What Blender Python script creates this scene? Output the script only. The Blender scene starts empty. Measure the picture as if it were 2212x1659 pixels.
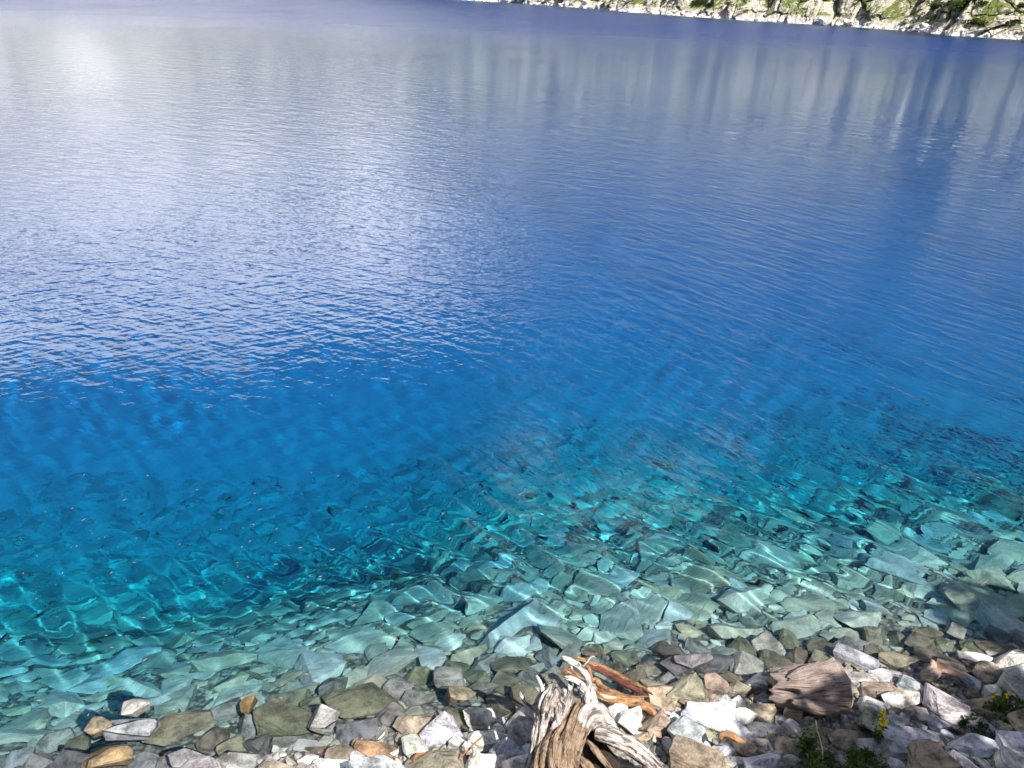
import bpy, bmesh, math, random
import numpy as np
from mathutils import Vector, Matrix

S = bpy.context.scene
COL = S.collection
RAD = math.radians

# ------------------------------------------------------------------ camera
EYE = Vector((0.0, 0.0, 5.0))
FPX = 1664.0                      # focal length in pixels of a 2212 x 1659 picture
PITCH, ROLL = RAD(27.18), RAD(2.5)
c_f = Vector((0, math.cos(PITCH), -math.sin(PITCH)))
_r = Vector((1, 0, 0))
_u = Vector((0, math.sin(PITCH), math.cos(PITCH)))
c_r = _r * math.cos(ROLL) + _u * math.sin(ROLL)
c_u = _u * math.cos(ROLL) - _r * math.sin(ROLL)
cam = bpy.data.objects.new('camera', bpy.data.cameras.new('camera'))
COL.objects.link(cam)
S.camera = cam
cam.data.sensor_fit = 'HORIZONTAL'
cam.data.sensor_width = 36.0
cam.data.lens = 36.0 * FPX / 2212.0
cam.data.clip_start = 0.05
cam.data.clip_end = 12000.0
m3 = Matrix((c_r, c_u, -c_f)).transposed()
cam.matrix_world = Matrix.Translation(EYE) @ m3.to_4x4()

# ------------------------------------------------------------------ sun, sky, exposure
SUN_AZ, SUN_EL = RAD(138), RAD(50)
SUN_DIR = Vector((math.sin(SUN_AZ) * math.cos(SUN_EL), math.cos(SUN_AZ) * math.cos(SUN_EL), math.sin(SUN_EL)))
sun = bpy.data.lights.new('sun', 'SUN')
sun.energy = 5.0
sun.angle = RAD(0.5)
sun.color = (1.0, 0.95, 0.87)
sun.cycles.is_caustics_light = True
sun_o = bpy.data.objects.new('sun', sun)
COL.objects.link(sun_o)
sun_o.rotation_euler = SUN_DIR.to_track_quat('Z', 'Y').to_euler()

world = bpy.data.worlds.new('World')
S.world = world
world.use_nodes = True
S.view_settings.view_transform = 'Standard'
S.view_settings.look = 'None'
S.view_settings.gamma = 1.0
S.view_settings.exposure = 1.0
S.cycles.use_denoising = True
S.cycles.max_bounces = 8
S.cycles.diffuse_bounces = 3
S.cycles.use_adaptive_sampling = True
S.cycles.adaptive_threshold = 0.025
S.cycles.adaptive_min_samples = 24
S.cycles.transmission_bounces = 8
S.cycles.transparent_max_bounces = 16
S.cycles.blur_glossy = 0.3


class NT:
    """short-hand for building node trees"""
    def __init__(self, tree):
        self.t = tree

    def n(self, kind, **kw):
        nd = self.t.nodes.new('ShaderNode' + kind)
        for k, v in kw.items():
            setattr(nd, k, v)
        return nd

    def link(self, a, b):
        self.t.links.new(a, b)

    def setv(self, sock, v):
        if hasattr(v, 'is_linked') or hasattr(v, 'links'):
            self.link(v, sock)
        else:
            sock.default_value = v

    def math(self, op, a, b=0.0, c=None, clamp=False):
        nd = self.n('Math', operation=op, use_clamp=clamp)
        self.setv(nd.inputs[0], a)
        self.setv(nd.inputs[1], b)
        if c is not None:
            self.setv(nd.inputs[2], c)
        return nd.outputs[0]

    def mix(self, f, a, b, blend='MIX'):
        nd = self.n('Mix', data_type='RGBA', blend_type=blend)
        self.setv(nd.inputs[0], f)
        for s, v in ((nd.inputs[6], a), (nd.inputs[7], b)):
            self.setv(s, (*v, 1.0) if isinstance(v, tuple) and len(v) == 3 else v)
        return nd.outputs[2]

    def ramp(self, f, lo, hi, a=0.0, b=1.0):
        nd = self.n('MapRange', interpolation_type='SMOOTHSTEP')
        self.setv(nd.inputs[0], f)
        nd.inputs[1].default_value = lo
        nd.inputs[2].default_value = hi
        nd.inputs[3].default_value = a
        nd.inputs[4].default_value = b
        return nd.outputs[0]

    def noise(self, vec, scale, detail=4.0, rough=0.55, dist=0.0):
        nd = self.n('TexNoise')
        self.link(vec, nd.inputs['Vector'])
        nd.inputs['Scale'].default_value = scale
        nd.inputs['Detail'].default_value = detail
        nd.inputs['Roughness'].default_value = rough
        nd.inputs['Distortion'].default_value = dist
        return nd.outputs[0]

    def mapping(self, vec, loc=(0, 0, 0), rot=(0, 0, 0), scale=(1, 1, 1)):
        nd = self.n('Mapping')
        self.link(vec, nd.inputs[0])
        nd.inputs[1].default_value = loc
        nd.inputs[2].default_value = rot
        nd.inputs[3].default_value = scale
        return nd.outputs[0]


w = NT(world.node_tree)
bg = world.node_tree.nodes['Background']
sky = w.n('TexSky', sky_type='NISHITA', sun_disc=False)
sky.sun_elevation = SUN_EL
sky.sun_rotation = SUN_AZ
sky.altitude = 600.0
sky.air_density = 1.0
sky.dust_density = 2.6
sky.ozone_density = 0.3
# cumulus clouds, laid out over the directions of the sky
tc = w.n('TexCoord')
gen = tc.outputs['Generated']
sep = w.n('SeparateXYZ')
w.link(gen, sep.inputs[0])
cl1 = w.noise(w.mapping(gen, loc=(3.1, 0.4, 0.0), scale=(1.0, 1.0, 2.2)), 2.6, 8.0, 0.55)
# a bank of cloud low in the left of the view, a loose one high ahead
azim = w.math('ARCTAN2', sep.outputs[0], sep.outputs[1])
elev = w.math('ARCSINE', sep.outputs[2])
bank = w.math('MULTIPLY', w.ramp(azim, RAD(7), RAD(-26)), w.ramp(elev, RAD(33), RAD(13)))
bank = w.math('MULTIPLY', bank, w.ramp(azim, RAD(-95), RAD(-70)))
da = w.math('POWER', w.math('DIVIDE', w.math('SUBTRACT', azim, RAD(8)), RAD(18)), 2.0)
de = w.math('POWER', w.math('DIVIDE', w.math('SUBTRACT', elev, RAD(30)), RAD(9)), 2.0)
puff = w.math('SUBTRACT', 1.0, w.math('ADD', da, de), clamp=True)
thr = w.math('ADD', w.math('MULTIPLY', bank, 0.42), w.math('MULTIPLY', puff, 0.155))
cmask = w.ramp(w.math('ADD', cl1, thr), 0.60, 0.80)
ccol = w.mix(w.noise(gen, 5.0, 5.0), (18.5, 17.6, 16.6), (31.0, 29.2, 27.6))
w.link(w.mix(cmask, sky.outputs[0], ccol), bg.inputs['Color'])
bg.inputs['Strength'].default_value = 0.066

# ------------------------------------------------------------------ helpers
rng = np.random.default_rng(20240)
random.seed(7)


def ray(u, v):
    return (c_f + c_r * ((u - 1106.0) / FPX) - c_u * ((v - 829.5) / FPX))


def at(u, v, z=0.0):
    """the point of height z that lies in the direction of pixel (u, v) of the 2212 px wide photograph"""
    d = ray(u, v)
    return EYE + d * ((z - EYE.z) / d.z)


def project(p):
    q = Vector(p) - EYE
    d = q.dot(c_f)
    return 1106.0 + FPX * q.dot(c_r) / d, 829.5 - FPX * q.dot(c_u) / d, d


def tag(o, label=None, cat=None, group=None, kind=None):
    if label: o['label'] = label
    if cat: o['category'] = cat
    if group: o['group'] = group
    if kind: o['kind'] = kind
    return o


def link(name, me, mat=None, parent=None):
    o = bpy.data.objects.new(name, me)
    COL.objects.link(o)
    if mat: me.materials.append(mat)
    if parent: o.parent = parent
    o.cycles.is_caustics_receiver = True
    return o


def empty(name, loc):
    o = bpy.data.objects.new(name, None)
    COL.objects.link(o)
    o.location = loc
    o.empty_display_size = 0.1
    return o


def mesh_np(name, V, F, smooth=True):
    """mesh from numpy vertices (n,3) and faces: (m,k) array"""
    me = bpy.data.meshes.new(name)
    V = np.asarray(V, np.float32)
    F = np.asarray(F, np.int32)
    k = F.shape[1]
    me.vertices.add(len(V))
    me.vertices.foreach_set('co', V.ravel())
    me.loops.add(F.size)
    me.loops.foreach_set('vertex_index', F.ravel())
    me.polygons.add(len(F))
    me.polygons.foreach_set('loop_start', np.arange(0, F.size, k, dtype=np.int32))
    me.polygons.foreach_set('use_smooth', np.full(len(F), smooth, bool))
    me.update(calc_edges=True)
    return me


def grid_faces(n, m, flip=False):
    i = np.arange(n * m).reshape(n, m)
    q = np.stack([i[:-1, :-1], i[1:, :-1], i[1:, 1:], i[:-1, 1:]], -1).reshape(-1, 4)
    return q[:, ::-1] if flip else q


def _hash(ix, iy, iz, seed):
    h = (ix.astype(np.int64) * 374761393 + iy.astype(np.int64) * 668265263 + iz.astype(np.int64) * 2147483647 + seed * 1274126177) & 0xFFFFFFFF
    h = ((h ^ (h >> 13)) * 1274126177) & 0xFFFFFFFF
    h = ((h ^ (h >> 16)) * 2246822519) & 0xFFFFFFFF
    return ((h ^ (h >> 15)) & 0xFFFFFF) / float(0xFFFFFF)


def vnoise(x, y, z=None, seed=0):
    """smooth value noise in 0..1"""
    x = np.asarray(x, float); y = np.asarray(y, float)
    z = np.zeros_like(x) if z is None else np.asarray(z, float)
    ix, iy, iz = np.floor(x), np.floor(y), np.floor(z)
    fx, fy, fz = x - ix, y - iy, z - iz
    fx, fy, fz = [f * f * f * (f * (f * 6 - 15) + 10) for f in (fx, fy, fz)]
    r = 0
    for a in (0, 1):
        for b in (0, 1):
            for c in (0, 1):
                wgt = (fx if a else 1 - fx) * (fy if b else 1 - fy) * (fz if c else 1 - fz)
                r = r + wgt * _hash(ix + a, iy + b, iz + c, seed)
    return r


def fbm(x, y, z=None, octaves=4, seed=0, gain=0.5):
    r, a, s, f = 0, 1.0, 0.0, 1.0
    for k in range(octaves):
        r = r + a * (vnoise(x * f, y * f, None if z is None else z * f, seed + 17 * k) - 0.5)
        s += a
        a *= gain
        f *= 2.03
    return r / s * 2.0


def worley(x, y, z, seed=0):
    """(F1, F2, id of the nearest cell in 0..1)"""
    x, y, z = [np.asarray(q, float) for q in (x, y, z)]
    ix, iy, iz = np.floor(x), np.floor(y), np.floor(z)
    f1 = np.full(x.shape, 9.0); f2 = np.full(x.shape, 9.0); cid = np.zeros(x.shape)
    for a in (-1, 0, 1):
        for b in (-1, 0, 1):
            for c in (-1, 0, 1):
                jx, jy, jz = ix + a, iy + b, iz + c
                d = np.sqrt((jx + _hash(jx, jy, jz, seed) - x) ** 2 + (jy + _hash(jx, jy, jz, seed + 1) - y) ** 2 + (jz + _hash(jx, jy, jz, seed + 2) - z) ** 2)
                near = d < f1
                f2 = np.where(near, f1, np.minimum(f2, d))
                cid = np.where(near, _hash(jx, jy, jz, seed + 3), cid)
                f1 = np.where(near, d, f1)
    return f1, f2, cid


def sstep(a, b, x):
    t = np.clip((x - a) / (b - a), 0, 1)
    return t * t * (3 - 2 * t)


# ------------------------------------------------------------------ materials
def material(name, rough=0.85):
    m = bpy.data.materials.new(name)
    m.use_nodes = True
    t = NT(m.node_tree)
    b = m.node_tree.nodes['Principled BSDF']
    b.inputs['Roughness'].default_value = rough
    b.inputs['Specular IOR Level'].default_value = 0.3
    return m, t, b


def bump(t, b, height, strength=0.5, dist=0.01):
    nd = t.n('Bump')
    nd.inputs['Strength'].default_value = strength
    nd.inputs['Distance'].default_value = dist
    t.link(height, nd.inputs['Height'])
    t.link(nd.outputs[0], b.inputs['Normal'])
    return nd


def rock_material():
    m, t, b = material('rock')
    info = t.n('ObjectInfo')
    tc = t.n('TexCoord')
    geo = t.n('NewGeometry')
    off = t.n('VectorMath', operation='ADD')
    sc = t.n('VectorMath', operation='SCALE')
    t.link(geo.outputs['Position'], sc.inputs[0])
    sc.inputs['Scale'].default_value = 1.0
    rn = t.n('CombineXYZ')
    t.link(t.math('MULTIPLY', info.outputs['Random'], 60.0), rn.inputs[0])
    t.link(t.math('MULTIPLY', info.outputs['Random'], 23.0), rn.inputs[2])
    t.link(sc.outputs[0], off.inputs[0])
    t.link(rn.outputs[0], off.inputs[1])
    p = off.outputs[0]
    big = t.noise(p, 7.0, 5.0, 0.6)
    fine = t.noise(p, 60.0, 4.0, 0.75)
    # foliation of the schist: thin layers across the rock, tilted differently on each stone
    mp = t.n('Mapping')
    t.link(p, mp.inputs[0])
    rot = t.n('CombineXYZ')
    t.link(t.math('MULTIPLY', info.outputs['Random'], 17.0), rot.inputs[0])
    t.link(t.math('MULTIPLY', info.outputs['Random'], 41.0), rot.inputs[1])
    t.link(rot.outputs[0], mp.inputs[2])
    mp.inputs[3].default_value = (6.0, 6.0, 55.0)
    lay = t.noise(mp.outputs[0], 1.0, 4.0, 0.6, 0.6)
    v = t.math('ADD', t.math('MULTIPLY', big, 0.55), t.math('MULTIPLY', fine, 0.30))
    v = t.math('ADD', v, t.math('MULTIPLY', lay, 0.45))
    v = t.ramp(v, 0.50, 0.80, 0.30, 1.5)
    vm = t.n('VectorMath', operation='SCALE')
    t.link(info.outputs['Color'], vm.inputs[0])
    t.link(v, vm.inputs['Scale'])
    rust = t.ramp(t.noise(p, 4.0, 4.0, 0.6, 0.8), 0.60, 0.74, 0.0, 0.4)
    col = t.mix(rust, vm.outputs[0], (0.27, 0.19, 0.10))
    lich = t.ramp(t.noise(p, 22.0, 3.0, 0.7), 0.64, 0.72, 0.0, 0.45)
    col = t.mix(lich, col, (0.10, 0.105, 0.095))
    # stone is darker and glossier where the lake keeps it wet
    sp = t.n('SeparateXYZ')
    t.link(geo.outputs['Position'], sp.inputs[0])
    wet = t.ramp(t.math('ADD', sp.outputs[2], t.math('MULTIPLY', big, 0.06)), 0.09, 0.045)
    t.link(t.mix(t.math('MULTIPLY', wet, 0.42), col, (0.05, 0.05, 0.035)), b.inputs['Base Color'])
    t.link(t.math('SUBTRACT', 0.86, t.math('MULTIPLY', wet, 0.45)), b.inputs['Roughness'])
    h = t.math('ADD', t.math('MULTIPLY', lay, 0.7), t.math('ADD', t.math('MULTIPLY', big, 1.0), t.math('MULTIPLY', fine, 0.25)))
    bump(t, b, h, 0.75, 0.02)
    return m


def stone_mass_material(name, cols, wet_dark=0.0):
    """many stones in one mesh: a colour for each loose stone"""
    m, t, b = material(name)
    geo = t.n('NewGeometry')
    cr = t.n('ValToRGB')
    cr.color_ramp.interpolation = 'CONSTANT'
    while len(cr.color_ramp.elements) < len(cols):
        cr.color_ramp.elements.new(0.5)
    for k, c in enumerate(cols):
        cr.color_ramp.elements[k].position = k / len(cols)
        cr.color_ramp.elements[k].color = (*c, 1)
    t.link(geo.outputs['Random Per Island'], cr.inputs[0])
    p = geo.outputs['Position']
    big = t.noise(p, 6.0, 5.0, 0.6)
    fine = t.noise(p, 70.0, 3.0, 0.7)
    mp = t.n('Mapping')
    t.link(p, mp.inputs[0])
    rot = t.n('CombineXYZ')
    t.link(t.math('MULTIPLY', geo.outputs['Random Per Island'], 23.0), rot.inputs[0])
    t.link(t.math('MULTIPLY', geo.outputs['Random Per Island'], 61.0), rot.inputs[1])
    t.link(rot.outputs[0], mp.inputs[2])
    mp.inputs[3].default_value = (5.0, 5.0, 45.0)
    lay = t.noise(mp.outputs[0], 1.0, 4.0, 0.6, 0.6)
    v = t.math('ADD', t.math('MULTIPLY', big, 0.5), t.math('ADD', t.math('MULTIPLY', fine, 0.3), t.math('MULTIPLY', lay, 0.45)))
    vm = t.n('VectorMath', operation='SCALE')
    t.link(cr.outputs[0], vm.inputs[0])
    t.link(t.ramp(v, 0.36, 0.92, 0.45, 1.4), vm.inputs['Scale'])
    # stones pale with depth: light scattered in the water put into their colour
    sp = t.n('SeparateXYZ')
    t.link(p, sp.inputs[0])
    sm = t.ramp(t.math('ADD', sp.outputs[2], t.math('MULTIPLY', t.noise(p, 1.2, 4.0), 1.2)), -0.9, -3.0)
    t.link(t.mix(sm, vm.outputs[0], (0.44, 0.55, 0.42)), b.inputs['Base Color'])
    bump(t, b, t.math('ADD', big, t.math('MULTIPLY', lay, 0.6)), 0.7, 0.02)
    return m


def wood_material(name, light, mid, dark, amount=0.5, patch=None, patch_lim=(0.55, 0.62), rough=0.75, grain=(5.0, 5.0, 1.3), spec=0.3, relief=0.03, crk=0.0):
    """driftwood: fibres run along the 'grain' attribute, third axis"""
    m, t, b = material(name, rough)
    b.inputs['Specular IOR Level'].default_value = spec
    at_ = t.n('Attribute', attribute_name='grain')
    g = t.mapping(at_.outputs['Vector'], scale=grain)
    f1 = t.noise(g, 1.6, 6.0, 0.65, 0.35)
    f2 = t.noise(t.mapping(at_.outputs['Vector'], scale=(grain[0] * 3, grain[1] * 3, grain[2] * 1.2)), 1.6, 4.0, 0.6, 0.2)
    cl = t.noise(t.mapping(at_.outputs['Vector'], scale=(0.8, 0.8, 4.0)), 1.3, 4.0, 0.6)
    col = t.mix(t.ramp(f1, 0.36, 0.60), mid, light)
    col = t.mix(t.ramp(cl, 0.45, 0.62, 0.0, amount), col, mid)
    msk = t.ramp(t.noise(t.mapping(at_.outputs['Vector'], scale=(0.9, 0.9, 0.55)), 1.1, 3.0, 0.55), 0.40, 0.60, 0.45, 1.0)
    crack = t.ramp(t.math('ADD', f1, t.math('MULTIPLY', f2, 0.45)), 0.68 + crk, 0.57 + crk)
    col = t.mix(t.math('MULTIPLY', t.math('MULTIPLY', crack, msk), 0.95), col, dark)
    if patch:
        pm = t.ramp(t.noise(t.mapping(at_.outputs['Vector'], scale=(2.5, 2.5, 0.55)), 1.0, 5.0, 0.6, 0.5), *patch_lim)
        col = t.mix(pm, col, patch)
    t.link(col, b.inputs['Base Color'])
    bump(t, b, t.math('ADD', f1, t.math('MULTIPLY', f2, 0.5)), 1.0, relief)
    return m


# ------------------------------------------------------------------ shoreline and ground
_sl = [(-300, 1830), (0, 1752), (230, 1698), (420, 1668), (640, 1628), (900, 1580), (1100, 1546), (1350, 1520), (1450, 1495), (1650, 1468), (1830, 1440), (2030, 1425), (2212, 1408), (2600, 1370)]
_slw = np.array([at(u, v, 0.0)[:2] for u, v in _sl])


def shore_y(x):
    x = np.asarray(x, float)
    y = np.interp(x, _slw[:, 0], _slw[:, 1])
    lo, hi = _slw[0], _slw[-1]
    y = np.where(x < lo[0], lo[1] + (x - lo[0]) * 0.12, y)
    return np.where(x > hi[0], hi[1] + (x - hi[0]) * 0.10, y)


def ground_z(x, y):
    x = np.asarray(x, float); y = np.asarray(y, float)
    d = shore_y(x) - y                       # > 0 on land
    land = 0.20 * d + 0.52 * np.maximum(np.minimum(d, 4.3) - 2.2, 0) ** 2
    q = -d
    # an underwater shelf of scree, then the slope that falls into the blue
    left = sstep(0.8, -3.4, x)
    right = sstep(1.5, 4.5, x)
    steep = 0.54 + 0.16 * left + 0.08 * right
    ini = 0.30 + 0.08 * left
    a = ini * q + (steep - ini) * (np.sqrt((q - 0.9) ** 2 + 0.3) + (q - 0.9) - math.sqrt(0.81 + 0.3) + 0.9) * 0.5
    q1 = 3.9 - 1.15 * left - 0.5 * right          # where the scree drops off
    a = a + 0.60 * 0.5 * (np.sqrt((q - q1) ** 2 + 2.6) + (q - q1) - np.sqrt(q1 ** 2 + 2.6) + q1)
    water = -8.0 * np.tanh(a / 8.0) - 0.07 * (1 - np.exp(-np.maximum(q, 0) * 6.0))
    z = np.where(d > 0, land, water)
    k = np.clip(1.0 - np.abs(z) / 14.0, 0.1, 1.0)
    z = z + k * (0.10 * fbm(x * 0.9, y * 0.9, octaves=4, seed=3) + 0.03 * fbm(x * 4, y * 4, octaves=3, seed=5))
    return z


def gz(x, y):
    return float(ground_z(np.array([x]), np.array([y]))[0])


def spread(lo, hi, step, far, ratio=1.22):
    core = list(np.arange(lo, hi + 1e-6, step))
    a, s, left = lo, step, []
    while a > -far:
        s *= ratio; a -= s; left.append(a)
    b, s, right = hi, step, []
    while b < far:
        s *= ratio; b += s; right.append(b)
    return np.array(left[::-1] + core + right)


gx, gy = spread(-8, 9, 0.06, 3200), spread(-1.0, 16, 0.06, 3200)
GX, GY = np.meshgrid(gx, gy, indexing='ij')
GZ = ground_z(GX, GY)
m_ground, t, b = material('lake_ground', 0.95)
geo = t.n('NewGeometry')
sp = t.n('SeparateXYZ')
t.link(geo.outputs['Position'], sp.inputs[0])
vor = t.n('TexVoronoi')
t.link(geo.outputs['Position'], vor.inputs['Vector'])
vor.inputs['Scale'].default_value = 22.0
hue = t.n('SeparateColor')
t.link(vor.outputs['Color'], hue.inputs[0])
grav = t.mix(hue.outputs[0], (0.16, 0.15, 0.13), (0.34, 0.33, 0.30))
grav = t.mix(t.ramp(vor.outputs['Distance'], 0.35, 0.75, 0.0, 0.8), grav, (0.05, 0.048, 0.045))
deep_scatter = t.mix(t.noise(geo.outputs['Position'], 0.8, 5.0, 0.6), (0.47, 0.66, 0.51), (0.56, 0.77, 0.59))  # pale deep bed, its colour standing in for light scattered by the water
sm = t.ramp(t.math('ADD', sp.outputs[2], t.math('MULTIPLY', t.noise(geo.outputs['Position'], 1.2, 4.0), 1.2)), -1.4, -3.2)
t.link(t.mix(sm, grav, deep_scatter), b.inputs['Base Color'])
bump(t, b, t.math('MULTIPLY', vor.outputs['Distance'], -1.0), 0.5, 0.02)
ground = link('ground', mesh_np('ground', np.stack([GX, GY, GZ], -1).reshape(-1, 3), grid_faces(*GX.shape)), m_ground)
tag(ground, kind='structure')

# ------------------------------------------------------------------ water: a rippled surface over a body of absorbing water
WAVES = []
_wr = np.random.default_rng(5)
for k in range(26):                          # main ripples, travelling from the far right to the near left
    L = math.exp(_wr.uniform(math.log(0.30), math.log(1.3)))
    a = RAD(_wr.normal(52, 13))
    WAVES.append((2 * math.pi / L * math.sin(a), 2 * math.pi / L * math.cos(a), _wr.uniform(0, 6.28), L, 0))
for k in range(22):                          # short ripples that draw the bright lines on the bed
    L = math.exp(_wr.uniform(math.log(0.17), math.log(0.42)))
    a = RAD(_wr.normal(46, 17))
    WAVES.append((2 * math.pi / L * math.sin(a), 2 * math.pi / L * math.cos(a), _wr.uniform(0, 6.28), L, 2))
for k in range(10):                          # a weaker crossing train
    L = math.exp(_wr.uniform(math.log(0.35), math.log(0.9)))
    a = RAD(_wr.normal(-42, 14))
    WAVES.append((2 * math.pi / L * math.sin(a), 2 * math.pi / L * math.cos(a), _wr.uniform(0, 6.28), L, 1))


def calm(x, y):
    """how much the ripples stand: the near left is almost a mirror"""
    n = 0.75 + 0.6 * fbm(x * 0.16, y * 0.11, octaves=3, seed=41)
    c = 0.28 + 0.72 * sstep(-3.2, 0.6, x + 0.25 * (y - 7.0))
    c = np.maximum(c, 0.9 * sstep(8.6, 11.5, y))
    c = np.maximum(c, 0.45) * (0.7 + 0.3 * sstep(4.2, 6.2, y))
    return np.clip(n * c, 0.08, 1.3)


def wave_z(x, y, r):
    z = np.zeros_like(x)
    cell = np.maximum(0.0017 * r, 0.0048 * (r - 9.0))
    near = sstep(9.0, 5.5, r) * (0.55 + 0.9 * vnoise(x * 0.8, y * 0.8, seed=77))
    for kx, ky, ph, L, cross in WAVES:
        a = 0.0036 * L * np.clip((L / cell - 5.0) / 6.0, 0, 1)
        if cross == 1: a = a * 0.7
        if cross == 2: a = a * near * 1.5
        z += a * np.sin(kx * x + ky * y + ph + 0.8 * np.sin(0.7 * ky * 0.21 * x - 0.2 * kx * y))
    ang = np.degrees(np.arctan2(x, y))
    return z * sstep(-47, -41, ang) * sstep(66, 59, ang) * calm(x, y) * (0.12 + 0.88 * sstep(8.6, 5.2, y - 0.22 * x))


rr = np.concatenate([np.linspace(2.2, 3.4, 30)[:-1], np.exp(np.linspace(math.log(3.4), math.log(12.0), 820))[:-1], np.exp(np.linspace(math.log(12.0), math.log(3000.0), 560))])
th = np.concatenate([np.linspace(RAD(-84), RAD(-42), 60)[:-1], np.linspace(RAD(-42), RAD(60), 1040)[:-1], np.linspace(RAD(60), RAD(84), 40)])
RR, TH = np.meshgrid(rr, th, indexing='ij')
WX, WY = RR * np.sin(TH), RR * np.cos(TH)
WZ = wave_z(WX, WY, RR)
RIPPLE = 0.025
m_water, t, b = material('water', 0.0)
b.inputs['Base Color'].default_value = (1, 1, 1, 1)
b.inputs['Transmission Weight'].default_value = 1.0
b.inputs['IOR'].default_value = 1.333
b.inputs['Specular IOR Level'].default_value = 0.5
geo = t.n('NewGeometry')
p = geo.outputs['Position']
sp = t.n('SeparateXYZ')
t.link(p, sp.inputs[0])
far = t.math('ADD', t.ramp(sp.outputs[1], 6.0, 13.0, 0.34, 1.0), t.ramp(sp.outputs[1], 14.0, 90.0, 0.0, 1.5))
lft = t.ramp(t.math('ADD', sp.outputs[0], t.math('MULTIPLY', sp.outputs[1], 0.25)), -3.5, 3.5, 0.35, 1.0)
lft = t.math('MAXIMUM', lft, t.ramp(sp.outputs[1], 8.5, 12.0))
patch = t.ramp(t.noise(t.mapping(p, scale=(0.10, 0.06, 1.0)), 1.0, 3.0), 0.3, 0.7, 0.55, 1.25)
amp = t.math('MULTIPLY', t.math('MULTIPLY', far, lft), patch)
swell = t.ramp(sp.outputs[1], 9.0, 25.0, 0.0, 1.6)


turn = t.ramp(t.math('ADD', sp.outputs[0], t.math('MULTIPLY', t.math('SUBTRACT', sp.outputs[1], 8.0), -0.35)), -5.0, 2.2)


def turned(q, deg, sx, sy):
    return t.mapping(t.mapping(q, rot=(0, 0, RAD(deg))), scale=(sx, sy, 1.0))


def ripple(q):
    """ripples: long-crested, running to the lower right on the right side, level and crossed on the left"""
    h0 = t.noise(turned(q, 25, 1.0, 2.2), 0.75, 3.0, 0.5, 0.5)
    ha = t.noise(turned(q, 54, 0.8, 2.9), 1.55, 1.5, 0.5, 0.6)
    hb = t.noise(turned(q, 22, 0.9, 2.6), 1.8, 2.0, 0.5, 0.5)
    h1 = t.math('ADD', t.math('MULTIPLY', ha, t.math('ADD', 0.25, t.math('MULTIPLY', turn, 1.05))), t.math('MULTIPLY', hb, t.math('SUBTRACT', 1.15, turn)))
    h2 = t.noise(turned(q, 40, 1.0, 2.8), 5.5, 2.0, 0.5, 0.4)
    h3 = t.noise(turned(q, -32, 1.0, 2.4), 3.2, 2.0, 0.5, 0.3)
    h = t.math('ADD', h1, t.math('ADD', t.math('MULTIPLY', h2, 0.24), t.math('MULTIPLY', h3, t.math('SUBTRACT', 0.6, t.math('MULTIPLY', turn, 0.45)))))
    return t.math('ADD', h, t.math('MULTIPLY', h0, swell))


EPS = 0.02


def shifted(off):
    nd = t.n('VectorMath', operation='ADD')
    t.link(p, nd.inputs[0])
    nd.inputs[1].default_value = off
    return nd.outputs[0]


ra, rx, ry = ripple(p), ripple(shifted((EPS, 0, 0))), ripple(shifted((0, EPS, 0)))
slope = t.math('MULTIPLY', amp, -RIPPLE / EPS)
cv = t.n('CombineXYZ')
t.link(t.math('MULTIPLY', t.math('SUBTRACT', rx, ra), slope), cv.inputs[0])
t.link(t.math('MULTIPLY', t.math('SUBTRACT', ry, ra), slope), cv.inputs[1])
nadd = t.n('VectorMath', operation='ADD')
t.link(geo.outputs['Normal'], nadd.inputs[0])
t.link(cv.outputs[0], nadd.inputs[1])
nn = t.n('VectorMath', operation='NORMALIZE')
t.link(nadd.outputs[0], nn.inputs[0])
t.link(nn.outputs[0], b.inputs['Normal'])
t.link(t.ramp(sp.outputs[1], 22.0, 140.0, 0.0, 0.33), b.inputs['Roughness'])
water = link('water', mesh_np('water', np.stack([WX, WY, WZ], -1).reshape(-1, 3), grid_faces(*WX.shape, flip=False)), m_water)
if water.data.polygons[1000].normal.z < 0:
    water.data.flip_normals()
water.cycles.is_caustics_caster = True
water.cycles.is_caustics_receiver = False
tag(water, kind='structure')

m_body = bpy.data.materials.new('water_body')
m_body.use_nodes = True
t = NT(m_body.node_tree)
m_body.node_tree.nodes.remove(m_body.node_tree.nodes['Principled BSDF'])
ab = t.n('VolumeAbsorption')
ABS = (0.95, 0.170, 0.050)                    # absorbed per metre: red, green, blue
dens = 1.0
ab.inputs['Color'].default_value = (1 - ABS[0], 1 - ABS[1], 1 - ABS[2], 1)
ab.inputs['Density'].default_value = dens
t.link(ab.outputs[0], m_body.node_tree.nodes['Material Output'].inputs['Volume'])
# its top follows the ripples a millimetre above the surface, so that every ray through the surface is inside or outside of it
ir = np.unique(np.append(np.arange(0, len(rr), 2), len(rr) - 1))
ic = np.unique(np.append(np.arange(0, len(th), 2), len(th) - 1))
LX, LY, LZ = [q[np.ix_(ir, ic)] for q in (WX, WY, WZ)]
lid_me = mesh_np('water_body', np.stack([LX, LY, LZ + 0.001], -1).reshape(-1, 3), grid_faces(*LX.shape))
if lid_me.polygons[1000].normal.z < 0:
    lid_me.flip_normals()
body_me = lid_me
body = link('water_body', body_me, m_body)
tag(body, kind='structure')

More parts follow.
